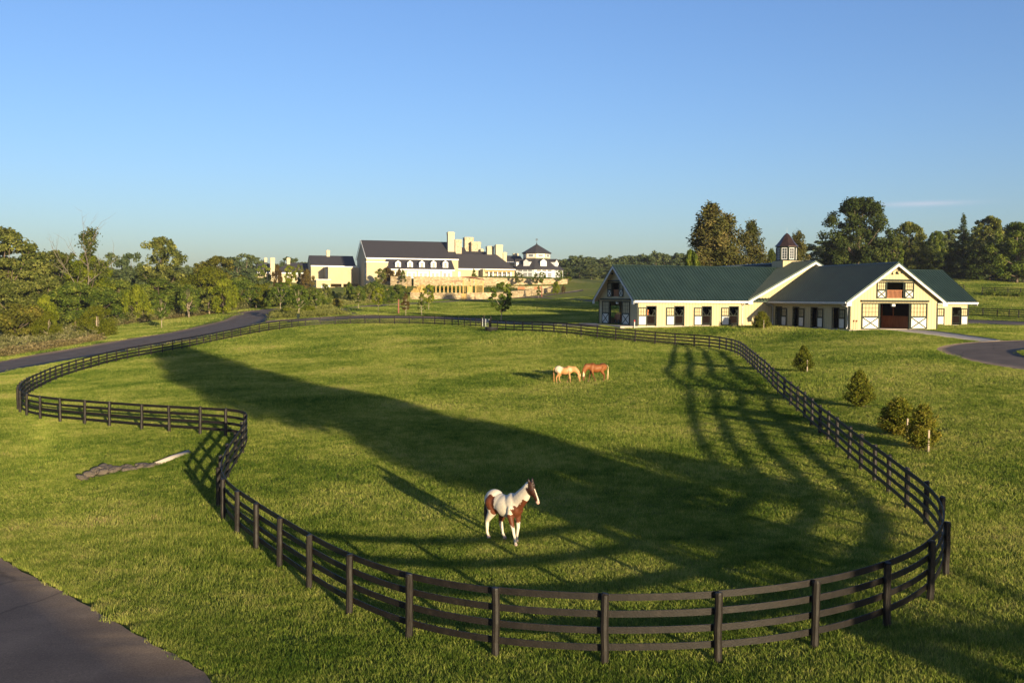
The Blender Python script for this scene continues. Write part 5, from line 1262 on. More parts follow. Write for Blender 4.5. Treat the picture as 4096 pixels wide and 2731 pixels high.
# trees of the left wood (px, distance, top y, width px)
LW = [
 ('broadA', 30, 225, 905, 330, 'tallest broad tree at the left picture edge', 'leaf_olive'),
 ('broadB', 125, 262, 1010, 150, 'bright green tree between the edge tree and the vine-hung trees', 'leaf_mid'),
 ('broadC', 225, 238, 1000, 200, 'broad olive tree left of the vine covered tree with dead branches', 'leaf_olive'),
 ('broadB', 355, 232, 1010, 150, 'yellow green vine covered tree below the bare dead branches', 'leaf_yellow'),
 ('farB', 452, 330, 1010, 80, 'bluish far tree left of the rounded far tree behind the wood', 'leaf_far'),
 ('farA', 528, 330, 1005, 100, 'rounded bluish far tree behind the wood', 'leaf_far'),
 ('broadB', 648, 262, 950, 178, 'tall dark olive tree standing clear above the middle of the wood', 'leaf_olive'),
 ('broadA', 640, 240, 1110, 230, 'broad green tree at the foot of the tall olive tree', 'leaf_mid'),
 ('farC', 745, 345, 1060, 90, 'low bluish far tree between the tall olive tree and the orange tinged tree', 'leaf_far'),
 ('broadB', 868, 275, 1025, 170, 'orange tinged tree at the right end of the wood', 'leaf_orange'),
 ('broadD', 835, 252, 1070, 190, 'smooth green willow like tree before the orange tinged tree', 'leaf_willow'),
 ('bushB', 893, 232, 1118, 90, 'round pale yellow green tree at the bend of the road', 'leaf_yellow'),
 ('broadD', 470, 248, 1120, 210, 'dense green tree right of the vine covered tree', 'leaf_mid'),
 ('broadD', 560, 236, 1140, 170, 'dense green lower tree in the middle of the wood', 'leaf_mid'),
 ('bushA', 545, 228, 1150, 90, 'bright yellow green sapling in front of the middle wood', 'leaf_yellow'),
 ('broadD', 745, 246, 1140, 190, 'dense dark green tree behind the multi-stemmed birches', 'leaf_mid'),
 ('broadD', 190, 216, 1110, 210, 'dense olive tree filling the wood behind the willow', 'leaf_olive'),
 ('broadD', 300, 214, 1130, 210, 'yellowish dense tree just behind the willow', 'leaf_mid'),
 ('broadD', 400, 224, 1150, 190, 'dark leafy tree right behind the willow', 'leaf_mid'),
 ('broadD', 60, 200, 1120, 260, 'wide olive tree low at the left picture edge', 'leaf_olive'),
 ('bushA', 70, 172, 1225, 200, 'yellow brown rounded bush at the left picture edge', 'leaf_orange'),
 ('bushB', 170, 190, 1185, 90, 'pale leaved shrub between yellow brown bush and willow', 'leaf_yellow'),
 ('willow', 190, 168, 1250, 95, 'feathery green shrub left of the willow', 'leaf_willow'),
 ('broadD', 960, 262, 1110, 130, 'mid green tree right of the pale round tree', 'leaf_mid'),
 ('broadD', 1010, 290, 1110, 120, 'dark bushy tree below the far left house', 'leaf_willow'),
 ('farA', 950, 360, 1025, 110, 'dark far tree left of the slate roofed house', 'leaf_far'),
 ('farB', 985, 370, 1015, 90, 'pointed far tree left of the three chimneys', 'leaf_far'),
 ('farA', 1030, 440, 1022, 100, 'far tree rising behind the left chimney', 'leaf_far'),
 ('farA', 1140, 440, 1025, 70, 'far tree showing behind the middle roof of the left house', 'leaf_far'),
 ('farB', 1178, 440, 1032, 50, 'small far tree right of the third chimney', 'leaf_far'),
 ('farB', 90, 300, 1030, 140, 'far green tree behind the left edge trees', 'leaf_far'),
 ('farC', 800, 330, 1068, 110, 'low far tree in the gap left of the orange tinged tree', 'leaf_far'),
]
for key, px, Y, top, wpx, lab, mt in LW:
    treepx(key, px, 1250, top, wpx*1.12, lab, Y=Y, mat_=mt, cat='bush' if 'bush' in lab[:22] or 'shrub' in lab else 'tree', name='bush' if 'bush' in lab[:22] or 'shrub' in lab else 'tree')
# dead branches above the vine covered tree
def snag():
    P = atY(345, 1200, 229.); P[2] = h1(P[0], P[1]); k = 229/F
    r = thing('dead_tree', P, 'bare dead forked tree rising from the vine covered tree with a leafy tuft on top', 'tree'); w = MB(); rr = random.Random(5)
    def br(a, d, ln, r0, lv):
        p = [a]; q = Vector(a); dd = Vector(d)
        for i in range(4): dd = (dd + Vector((rr.gauss(0, .12), rr.gauss(0, .12), .05))).normalized(); q = q+dd*ln/4; p.append(q)
        w.tube(p, [r0*(1-.2*i) for i in range(5)], 5, cap=False)
        if lv > 0:
            for i in (1, 2, 3, 4):
                for _ in range(2 if lv > 1 else 1): br(p[i], (dd + Vector((rr.gauss(0, .9), rr.gauss(0, .5), rr.uniform(-.1, .5)))).normalized(), ln*rr.uniform(.35, .6), r0*(1-.2*i)*.55+.02, lv-1)
    br(Vector((-1, 0, 7)), Vector((-.38, 0, 1)).normalized(), 10.5, .13, 2); br(Vector((0, 0, 7)), Vector((.12, 0, 1)).normalized(), 13.5, .17, 2); br(Vector((.5, 0, 10)), Vector((.75, 0, .6)).normalized(), 7, .10, 2)
    w.build('trunk', M['deadwood'], r)
    rg = np.random.default_rng(3); out = []; rn = []
    for cx, cz, s, n in ((.6, 19.0, 1.9, 520), (1.4, 21.3, 1.2, 260), (-.4, 20.6, 1.0, 160), (1.2, 17.5, 1.0, 120), (-3.2, 16.2, .8, 70), (3.2, 13.5, 1.8, 300), (-2, 12.5, 1.4, 200)):
        d = rg.normal(size=(n, 3))*.5*s; out.append(quads(np.array([cx, 0, cz])+d, .28*(.6+.8*rg.random(n)), rg.normal(size=(n, 3)), rg)); rn.append(np.clip(.5+rg.normal(size=n)*.2, 0, 1))
    Qd = np.concatenate(out); V = Qd.reshape(-1, 3); link('crown', npmesh('crown', V, np.arange(len(V)).reshape(-1, 4), M['leaf_olive'], np.repeat(np.concatenate(rn), 4)), r)
snag()
# lawn and roadside trees
treepx('willow', 388, 1348, 1228, 145, 'feathery green willow on the mown bank beside the far road', mat_='leaf_willow', name='willow')
treepx('young', 647, 1313, 1178, 62, 'slim young tree alone on the mown bank left of the road', mat_='leaf_mid')
treepx('birch', 757, 1271, 1140, 72, 'multi-stemmed young birch at the left of the pair by the bank edge', mat_='leaf_mid', name='birch')
treepx('birch', 840, 1259, 1172, 56, 'smaller multi-stemmed young birch right of the pair by the bank edge', mat_='leaf_olive', name='birch')
treepx('birch', 998, 1236, 1160, 44, 'left birch of the pair where the road bends away', mat_='leaf_mid', name='birch')
treepx('birch', 1026, 1234, 1148, 46, 'right birch of the pair where the road bends away', mat_='leaf_mid', name='birch')
CT = [('young', 1122, 1243, 1130, 62, 'leafy young tree beside the road bend left of the grass island', 'leaf_mid'),
 ('young', 1196, 1271, 1140, 66, 'young tree with a bright trunk on the weedy grass island', 'leaf_mid'),
 ('young', 1264, 1249, 1160, 46, 'small young tree at the right end of the grass island', 'leaf_mid'),
 ('youngB', 1433, 1235, 1150, 40, 'narrow young tree by the bend of the path', 'leaf_olive'),
 ('young', 1513, 1249, 1150, 46, 'bright yellow green young tree by the path', 'leaf_yellow'),
 ('youngB', 1623, 1262, 1172, 38, 'reddish young tree before the left end of the garden wall', 'leaf_red'),
 ('youngB', 1686, 1262, 1168, 32, 'narrow olive young tree close behind the far paddock fence', 'leaf_olive'),
 ('young', 1715, 1242, 1138, 44, 'young spreading tree in front of the garden wall posts', 'leaf_yellow'),
 ('young', 2005, 1291, 1130, 84, 'larger young tree beside the paddock gate', 'leaf_mid'),
 ('youngB', 2038, 1233, 1200, 22, 'tiny sapling right of the larger young tree', 'leaf_mid'),
 ('youngB', 2154, 1192, 1143, 24, 'small sapling on the slope below the garden wall', 'leaf_olive'),
 ('young', 1523, 1168, 1075, 44, 'young tree against the shaded end of the terrace wall', 'leaf_olive'),
 ('youngB', 1612, 1145, 1078, 28, 'thin tree standing before the lean-to of the mansion', 'leaf_olive'),
 ('youngB', 1650, 1112, 1000, 10, '', None)]
for key, px, pb, pt, wpx, lab, mt in CT[:-1]: treepx(key, px, pb, pt, wpx, lab, mat_=mt)
UP = [('bushB', 1545, 352, 1072, 60, 'dark reddish tree rising above the terrace wall by the dormers', 'leaf_red'), ('bushB', 1600, 354, 1078, 36, 'reddish brown tree on the terrace before the dormers', 'leaf_red'),
 ('youngB', 1895, 356, 1075, 24, 'small tree before the plain cream wall of the mansion', 'leaf_yellow'), ('youngB', 1962, 354, 1094, 14, 'tiny tree left of the pergola columns', 'leaf_mid'),
 ('young', 2075, 344, 1090, 34, 'left small tree in front of the conservatory', 'leaf_olive'), ('youngB', 2143, 344, 1090, 30, 'middle small tree in front of the conservatory', 'leaf_olive'),
 ('young', 2168, 342, 1088, 26, 'right small tree in front of the conservatory', 'leaf_mid'), ('young', 2238, 350, 1082, 26, 'small tree at the right corner of the conservatory', 'leaf_mid'),
 ('bushB', 2225, 318, 1126, 26, 'small bright bush right of the garden wall end', 'leaf_yellow'), ('bushB', 2255, 322, 1140, 16, 'tiny bush right of the bright bush', 'leaf_red'), ('birch', 2272, 362, 1105, 26, 'pale birch at the right end of the terrace wall', 'leaf_yellow')]
for key, px, Y, pt, wpx, lab, mt in UP: treepx(key, px, 1150, pt, wpx, lab, Y=Y, mat_=mt)
# planting between road and mansion
PL = [('young', 1052, 330, 1058, 58, 'leafy tree before the gable of the left house', 'leaf_mid'), ('bushB', 1107, 320, 1062, 36, 'reddish olive tree before the left house door', 'leaf_red'), ('young', 1160, 320, 1062, 44, 'yellow green tree before the long roof of the left house', 'leaf_yellow'),
 ('young', 1198, 322, 1058, 32, 'slim tree near the right end of the left house', 'leaf_olive'), ('bushB', 1230, 315, 1080, 52, 'rust coloured tree against the mansion left wing', 'leaf_red'),
 ('bushA', 1060, 262, 1140, 100, 'dark rounded bush below the left house lawn', 'leaf_willow'), ('bushA', 1110, 255, 1150, 90, 'dense green bush right of the dark rounded bush', 'leaf_mid'), ('bushB', 1185, 248, 1142, 80, 'tall leafy shrub below the rust coloured tree', 'leaf_mid'),
 ('bushB', 1240, 252, 1150, 80, 'grey green shrub left of the garage', 'leaf_olive'), ('birch', 1302, 262, 1135, 40, 'white stemmed birch before the garage', 'leaf_olive'), ('bushB', 1335, 285, 1165, 24, 'left dark conifer shrub by the arcade', 'leaf_dark'), ('bushB', 1358, 285, 1170, 22, 'right dark conifer shrub by the arcade', 'leaf_dark'),
 ('bushB', 1395, 270, 1130, 36, 'upright dark shrub at the right end of the arcade', 'leaf_mid'), ('bushB', 1430, 262, 1145, 60, 'green shrub group leader right of the arcade', 'leaf_mid'), ('bushB', 1478, 265, 1138, 50, 'olive shrub left of the yellow stakes', 'leaf_olive'),
 ('bushB', 1560, 262, 1160, 60, 'green shrub below the shaded terrace wall', 'leaf_mid'), ('bushA', 1500, 300, 1130, 90, 'wide shrub at the foot of the terrace wall', 'leaf_mid'), ('bushA', 1590, 318, 1140, 80, 'wide green shrub below the dark wall gap', 'leaf_mid'), ('bushB', 1610, 275, 1168, 50, 'dark shrub left of the palisade', 'leaf_mid'),
 ('bushA', 1290, 232, 1180, 60, 'low shrub by the path junction', 'leaf_mid'), ('bushA', 1150, 205, 1232, 60, 'low weedy bush on the left of the grass island', 'leaf_yellow'), ('bushA', 1230, 200, 1225, 70, 'low weedy bush on the right of the grass island', 'leaf_yellow'), ('bushA', 1350, 240, 1195, 40, 'small orange green bush beside the path', 'leaf_orange')]
for key, px, Y, pt, wpx, lab, mt in PL:
    b_ = key.startswith('bush'); treepx(key, px, 1150, pt, wpx, lab, Y=Y, mat_=mt, name='shrub' if b_ else 'tree', cat='shrub' if b_ else 'tree')
# poles
for px, pb, pt, lab in ((1594, 1256, 1197, 'slim red brown pole on the lawn beside the reddish young tree'), (2167, 1187, 1143, 'slim red brown pole on the slope below the conservatory'), (1900, 1203, 1184, 'short dark wooden post on the grass below the garden wall')):
    p = gnd(px, pb); w = MB(); k = p[1]/F; r = thing('pole', p, lab, 'pole'); w.tube([(0, 0, -.3), (0, 0, (pb-pt)*k)], [.16, .12], 8); w.build('shaft', M['redwood'], r)
# cedars on the right lawn
CD = [('cedarB', 3046, 1321, 1250, 76, 'stub topped evergreen sapling by the stable wall', 1), ('cedar', 3213, 1492, 1388, 80, 'narrow evergreen sapling with a stake left of the others', 1), ('cedar', 3436, 1634, 1488, 116, 'broad cone evergreen sapling without a stake', 0), ('cedarB', 3592, 1744, 1600, 156, 'left evergreen sapling of the touching pair', 1), ('cedarB', 3690, 1802, 1628, 132, 'right evergreen sapling of the touching pair', 1)]
for i, (key, px, pb, pt, wpx, lab, st) in enumerate(CD):
    r = treepx(key, px, pb-4, pt, wpx, lab, name='evergreen_sapling'); p = np.array(r.location)
    w = MB(); k = p[1]/F
    rr = random.Random(i); n = 22; pts = [(wpx*k*.42*math.cos(2*PI*j/n)*rr.uniform(.85, 1.15), wpx*k*.42*math.sin(2*PI*j/n)*rr.uniform(.85, 1.15)) for j in range(n)]
    w.poly([(x+p[0], y+p[1], h1(x+p[0], y+p[1])+.035) for x, y in pts]); o = w.build('mulch', M['mulch'], recalc=False); tag(o, 'ring of brown mulch round the ' + lab.replace('evergreen sapling', 'sapling'), 'mulch')
    if st:
        sx = {3046: .02, 3213: .1, 3592: .12, 3690: 0}.get(px, .1); h = {3046: 1.15, 3213: .9, 3592: .9, 3690: .95}[px]
        s = thing('tree_stake', (p[0]+sx, p[1]-wpx*k*.43, h1(p[0]+sx, p[1]-wpx*k*.43)), 'pale wooden stake in front of the ' + lab.split(' with')[0], 'stake'); w = MB(); w.box(-.035, .035, -.03, .03, -.2, h); w.build('shaft', M['palebark'], s)
# mulch rings under young trees
for px, pb, w_ in ((647, 1313, 42), (757, 1272, 26), (840, 1260, 22), (1715, 1242, 26), (2154, 1192, 22), (1433, 1236, 18), (1686, 1262, 22)):
    p = gnd(px, pb); rad = w_*p[1]/F*.5; w = MB(); w.poly([(p[0]+rad*math.cos(a)*random.uniform(.85, 1.1), p[1]+rad*math.sin(a)*random.uniform(.85, 1.1), 0) for a in np.linspace(0, 2*PI, 18, endpoint=False)])
    w.v = [(x, y, h1(x, y)+.05) for x, y, _ in w.v]; tag(w.build('mulch', M['mulch'], recalc=False), kind='structure')
# right background trees
RB = [('pineA', 2845, 178, 822, 285, 'tallest reddish conifer behind the left stable roof', 'needle'), ('spruce', 2798, 190, 886, 235, 'dark spire topped conifer left of the tallest conifer', 'leaf_dark'), ('pineB', 2905, 180, 862, 225, 'reddish conifer right of the tallest conifer', 'needle'),
 ('bushB', 2765, 172, 1005, 60, 'low green conifer at the left foot of the tall conifers', 'leaf_mid'), ('pineB', 3003, 186, 890, 175, 'open branched conifer standing alone right of the group', 'needle'),
 ('broadD', 3085, 190, 998, 70, 'low leafy tree left of the cupola', 'leaf_dark'), ('pineB', 3188, 188, 930, 130, 'conifer partly behind the cupola', 'needle'),
 ('oak', 3430, 262, 792, 275, 'huge old oak behind the stable', 'leaf_dark'), ('broadB', 3635, 275, 888, 150, 'olive tree right of the huge oak', 'leaf_olive'), ('broadC', 3572, 258, 950, 80, 'bright green small tree at the right foot of the huge oak', 'leaf_mid'),
 ('broadB', 3745, 285, 925, 100, 'pointed green tree left of the dark spruce', 'leaf_mid'), ('spruce', 3850, 290, 858, 110, 'dark spruce with drooping branches in the right wood', 'leaf_dark'),
 ('broadC', 3955, 278, 862, 150, 'tall grey green tree right of the dark spruce', 'leaf_olive'), ('broadA', 4068, 246, 885, 190, 'big drooping tree at the right picture edge', 'leaf_mid'), ('broadB', 4160, 262, 890, 170, 'tree cut by the right picture edge', 'leaf_olive'),
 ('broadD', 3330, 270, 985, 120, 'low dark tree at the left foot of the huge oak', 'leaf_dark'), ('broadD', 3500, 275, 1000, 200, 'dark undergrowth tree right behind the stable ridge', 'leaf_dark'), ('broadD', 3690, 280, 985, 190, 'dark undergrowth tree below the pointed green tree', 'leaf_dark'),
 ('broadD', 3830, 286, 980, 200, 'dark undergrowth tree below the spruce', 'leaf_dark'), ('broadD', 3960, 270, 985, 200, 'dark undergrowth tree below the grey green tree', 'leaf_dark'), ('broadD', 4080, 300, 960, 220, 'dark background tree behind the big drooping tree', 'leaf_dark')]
for key, px, Y, pt, wpx, lab, mt in RB: treepx(key, px, 1090, pt, wpx, lab, Y=Y, mat_=mt)
# far woods that read as one mass
def wood(name, trees, label):
    """one object made of many whole trees"""
    Vs, Qs, Rn = [], [], []; nb = 0; TV, TF = MB(), None
    cx, cy = np.mean([t[0] for t in trees]), np.mean([t[1] for t in trees]); o0 = np.array([cx, cy, h1(cx, cy)])
    cache = {}
    for x, y, z, key, h, wd in trees:
        me, tm, ph, pw = PROTO[key]
        if key not in cache:
            n = len(me.vertices); c = np.empty(n*3, np.float32); me.vertices.foreach_get('co', c); r = np.empty(n, np.float32); me.attributes['rnd'].data.foreach_get('value', r); cache[key] = (c.reshape(-1, 3), r)
        c, r = cache[key]; a = rng.random()*6.28; s = np.array([wd/pw, wd/pw, h/ph]); c2 = c*s
        c2 = np.stack([c2[:, 0]*math.cos(a)-c2[:, 1]*math.sin(a), c2[:, 0]*math.sin(a)+c2[:, 1]*math.cos(a), c2[:, 2]], 1)+np.array([x, y, z])-o0
        Vs.append(c2); Rn.append(np.clip(r+rng.normal()*.15, 0, 1)); TV.tube([(x-o0[0], y-o0[1], z-o0[2]-1), (x-o0[0], y-o0[1], z-o0[2]+h*.6)], [.3, .12], 5)
    V = np.concatenate(Vs); me = npmesh('foliage', V, np.arange(len(V)).reshape(-1, 4), M['leaf_far'], np.concatenate(Rn))
    r = bpy.data.objects.new(name, me); COL.objects.link(r); r.location = o0; tag(r, label, 'woodland', kind='stuff')
    t = TV.build('trunks', M['bark'], r); tag(t, kind='stuff'); return r
def woodline(px0, px1, ytop, Y, n, keys, amp=12, wd=(10, 15)):
    out = []
    for i in range(n):
        px = px0+(px1-px0)*(i+rng.random()*.9)/n; y_ = Y*(1+rng.normal()*.04); P = CAM+ray(px, 1150)*y_; z = h1(P[0], P[1]); f = (px-px0)/(px1-px0)
        yt = np.interp(f, np.linspace(0, 1, len(ytop)), ytop)+rng.normal()*amp; top = (CAM+ray(px, yt)*y_)[2]
        out.append((P[0], P[1], z, keys[int(rng.integers(len(keys)))], max(5, top-z), rng.uniform(*wd)))
    return out
FK = ['farA', 'farB', 'farC']
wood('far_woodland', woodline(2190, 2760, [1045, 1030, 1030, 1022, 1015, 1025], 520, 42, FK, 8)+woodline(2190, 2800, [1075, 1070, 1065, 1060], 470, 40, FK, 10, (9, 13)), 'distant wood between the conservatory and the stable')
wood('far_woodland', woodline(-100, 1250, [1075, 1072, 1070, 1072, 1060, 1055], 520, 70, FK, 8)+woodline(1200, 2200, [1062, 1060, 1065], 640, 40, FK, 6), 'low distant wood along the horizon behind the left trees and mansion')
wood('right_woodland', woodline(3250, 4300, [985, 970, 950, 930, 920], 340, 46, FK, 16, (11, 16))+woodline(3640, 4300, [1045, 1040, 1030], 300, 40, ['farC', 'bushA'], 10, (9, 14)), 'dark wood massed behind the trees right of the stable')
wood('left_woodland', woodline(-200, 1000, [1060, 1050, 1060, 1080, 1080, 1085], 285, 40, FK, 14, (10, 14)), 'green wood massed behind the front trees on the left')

# ------------------------------------------------------------------ weeds and tall grass (uncountable)
def brush(name, poly, n, hmin, hmax, wds, m, label, lump=.5, ls=.16, per=26, seed=1):
    """tufts of leafy weeds spread over a ground polygon given in picture coordinates"""
    rg = np.random.default_rng(seed); W = np.array([gnd(*p)[:2] for p in poly]); out = []; rn = []
    lo, hi = W.min(0), W.max(0); pts = []
    while len(pts) < n:
        q = lo+(hi-lo)*rg.random((n*3, 2)); pts += list(q[inpoly(q, W)])
    pts = np.array(pts[:n]); Z = hgt(pts[:, 0], pts[:, 1]); o0 = np.array([pts[0, 0], pts[0, 1], Z[0]])
    for (x, y), z in zip(pts, Z):
        hh = hmin+(hmax-hmin)*rg.random()**1.5*(.6+.8*(.5+.5*math.sin(x*.35)*math.cos(y*.22))); k = per
        u = rg.random(k); p = np.stack([x+rg.normal(size=k)*wds*.4*(1-.3*u), y+rg.normal(size=k)*wds*.4*(1-.3*u), z+u*hh], 1)-o0
        nn = rg.normal(size=(k, 3))*.8+np.array([0, 0, .3]); out.append(quads(p, ls*(.5+.9*rg.random(k)), nn, rg)); rn.append(np.clip(.45+rg.normal()*.18+u*.15+rg.normal(size=k)*.12, 0, 1))
    V = np.concatenate(out).reshape(-1, 3); o = link(name, npmesh(name, V, np.arange(len(V)).reshape(-1, 4), M[m], np.repeat(np.concatenate(rn), 4)), None, o0); return tag(o, label, 'weeds', kind='stuff')
def inpoly(q, W):
    x, y = q[:, 0], q[:, 1]; ins = np.zeros(len(q), bool); j = len(W)-1
    for i in range(len(W)):
        xi, yi = W[i]; xj, yj = W[j]
        c = ((yi > y) != (yj > y)) & (x < (xj-xi)*(y-yi)/(yj-yi+1e-12)+xi); ins ^= c; j = i
    return ins
brush('weeds', [(-60,1400),(-60,1335),(120,1310),(330,1335),(400,1352),(392,1358),(260,1378),(100,1405),(0,1418)], 1500, .6, 1.8, 1.3, 'weeds', 'pale flowering weeds between the left bushes and the far road')
brush('weeds', [(-60,1418),(100,1398),(260,1372),(400,1352),(404,1362),(260,1388),(100,1416),(-60,1438)], 700, .4, 1.0, 1.1, 'brown_weeds', 'russet dry weeds along the mown edge by the far road', seed=2)
brush('weeds', [(195,1315),(200,1290),(420,1285),(440,1300),(700,1262),(930,1238),(985,1232),(1000,1238),(860,1255),(700,1272),(560,1290),(450,1306),(330,1312)], 1700, .8, 2.6, 1.6, 'weeds', 'weedy hedge bottom along the foot of the left wood', seed=3)
brush('weeds', [(430,1296),(700,1262),(930,1238),(985,1236),(860,1257),(700,1276),(560,1294),(450,1310)], 500, .5, 1.2, 1.1, 'brown_weeds', 'reddish dry weeds at the front of the left wood', seed=4)
brush('reeds', [(1082,1277),(1085,1258),(1150,1240),(1230,1228),(1330,1234),(1335,1246),(1400,1258),(1300,1266),(1180,1273)], 1500, .5, 1.3, 1.2, 'reed', 'tall yellow green grass on the island between road and path', seed=5, ls=.12)
brush('reeds', [(1310,1228),(1340,1205),(1420,1190),(1560,1185),(1640,1192),(1640,1206),(1500,1216),(1390,1224)], 1500, .5, 1.6, 1.4, 'reed', 'tall grass and planting above the path left of the garden wall', seed=6, ls=.13)
brush('garden_plants', [(1660,1168),(1840,1170),(1835,1158),(1670,1156)], 260, .4, 1.6, 1.2, 'leaf_mid', 'green vegetable plants inside the garden wall', seed=7, ls=.14)
brush('garden_plants', [(1935,1166),(2060,1160),(2190,1152),(2180,1150),(2050,1153),(1940,1156)], 380, .4, 1.4, 1.2, 'leaf_mid', 'low green plants in the beds right of the timber shelter', seed=8, ls=.14)
brush('weeds', [(1050,1230),(1100,1205),(1300,1185),(1340,1200),(1320,1226),(1180,1232)], 1300, .8, 2.4, 1.8, 'leaf_mid', 'green scrub filling the ground below the mansion left wing', seed=9, ls=.18)
brush('weeds', [(3935,1184),(3990,1185),(4090,1189),(4090,1184),(3940,1180)], 160, .3, 1.0, .8, 'leaf_mid', 'weeds along the brown pasture fence', seed=10, ls=.14)

# ------------------------------------------------------------------ trees standing to the right of the viewpoint; they shade the middle of the paddock
def shade_tree(name, cx, cy, lobes, n, label, trunk_h, seed):
    rg = np.random.default_rng(seed); z0 = h1(cx, cy); r = thing(name, (cx, cy, z0), label, 'tree'); out = []; rn = []
    tot = sum(a*b*c for *_, a, b, c in [(0,)+l[3:] for l in lobes]) if False else sum(l[3]*l[4]*l[5] for l in lobes)
    lobes = [(x, y, z*1.10, a, b, c*1.10) for x, y, z, a, b, c in lobes]
    for x, y, z, a, b, c in lobes:
        k = int(n*(a*b*c)/tot)+300; d = rg.normal(size=(k, 3)); d /= np.linalg.norm(d, axis=1)[:, None]; u = rg.random(k)**.4
        out.append(quads(np.array([x, y, z])+d*u[:, None]*np.array([a, b, c]), .2*(.7+.6*rg.random(k)), d+rg.normal(size=(k, 3))*.6, rg)); rn.append(rg.random(k))
    V = np.concatenate(out).reshape(-1, 3); link('crown', npmesh('crown', V, np.arange(len(V)).reshape(-1, 4), M['leaf_mid'], np.repeat(np.concatenate(rn), 4)), r)
    w = MB(); w.tube([(0, 0, -.5), (.1, 0, trunk_h*.4), (0, .1, trunk_h)], [.42, .33, .1], 9)
    for x, y, z, a, b, c in lobes: w.tube([(0, 0, trunk_h*.35), (x*.5, y*.5, z*.55), (x, y, z)], [.16, .1, .03], 6)
    w.build('trunk', M['bark'], r)
SX = 18.; SY = -2.
_sh = .473
lob = [(.6, 0, 5.9, 2.7, 2.6, 1.6), (3.2, 0, 6.2, 4.2, 3, 1.9), (-.2, 0, 8.6, 5.9, 3.6, 2.1), (3, 0, 8.4, 3.4, 3, 1.8), (-.8, 0, 10.8, 5.4, 3.4, 2.2), (-.9, 0, 13.0, 4.4, 3, 2.1), (-.8, 0, 14.9, 3.3, 2.6, 1.8), (.1, 0, 16.4, 1.9, 1.8, 1.1), (5.2, 1, 6.2, 2.6, 2.2, 1.5), (1.4, 0, 4.7, 1.9, 1.8, .9), (3.3, 0, 4.2, 2.7, 1.8, .75), (5.8, .5, 5.0, 1.6, 1.5, .7), (9.3, .5, 5.2, 1.8, 1.6, .9)]
shade_tree('shade_tree', SX, SY, lob, 26000, 'large full crowned tree right of the viewpoint outside the picture', 9, 21)

# ------------------------------------------------------------------ grass
def blade_patch(name, nb, hmin, hmax, bw, seed, size=1.):
    rg = np.random.default_rng(seed); n = nb
    x = rg.uniform(-.62, .62, n)*size; y = rg.uniform(-.62, .62, n)*size; keep = np.hypot(x, y) < .72*size; x, y = x[keep], y[keep]; n = len(x)
    h = rg.uniform(hmin, hmax, n)*(.75+.5*rg.random(n)); a = rg.random(n)*2*PI; le = rg.uniform(.1, .75, n); b = rg.random(n)*2*PI
    dx, dy = np.cos(a)*h*le, np.sin(a)*h*le; wx, wy = np.cos(b)*bw*.5, np.sin(b)*bw*.5
    P0 = np.stack([x-wx, y-wy, np.full(n, -.03)], 1); P1 = np.stack([x+wx, y+wy, np.full(n, -.03)], 1)
    P2 = np.stack([x+wx*.8+dx*.35, y+wy*.8+dy*.35, h*.62], 1); P3 = np.stack([x-wx*.8+dx*.35, y-wy*.8+dy*.35, h*.62], 1)
    P4 = np.stack([x+wx*.1+dx, y+wy*.1+dy, h], 1); P5 = np.stack([x-wx*.1+dx, y-wy*.1+dy, h], 1)
    V = np.stack([P0, P1, P2, P3, P4, P5], 1).reshape(-1, 3); i = np.arange(n)*6
    Q = np.concatenate([np.stack([i, i+1, i+2, i+3], 1), np.stack([i+3, i+2, i+4, i+5], 1)])
    me = npmesh(name, V, Q, M['grass'], np.repeat(np.clip(rg.normal(.5, .22, n), 0, 1), 6)); return bpy.data.objects.new(name, me)
PATCH = [blade_patch('grass_patch', 620, .05, .13, .011, k) for k in range(4)]
pc = bpy.data.collections.new('grass_patches')
for o in PATCH: pc.objects.link(o)
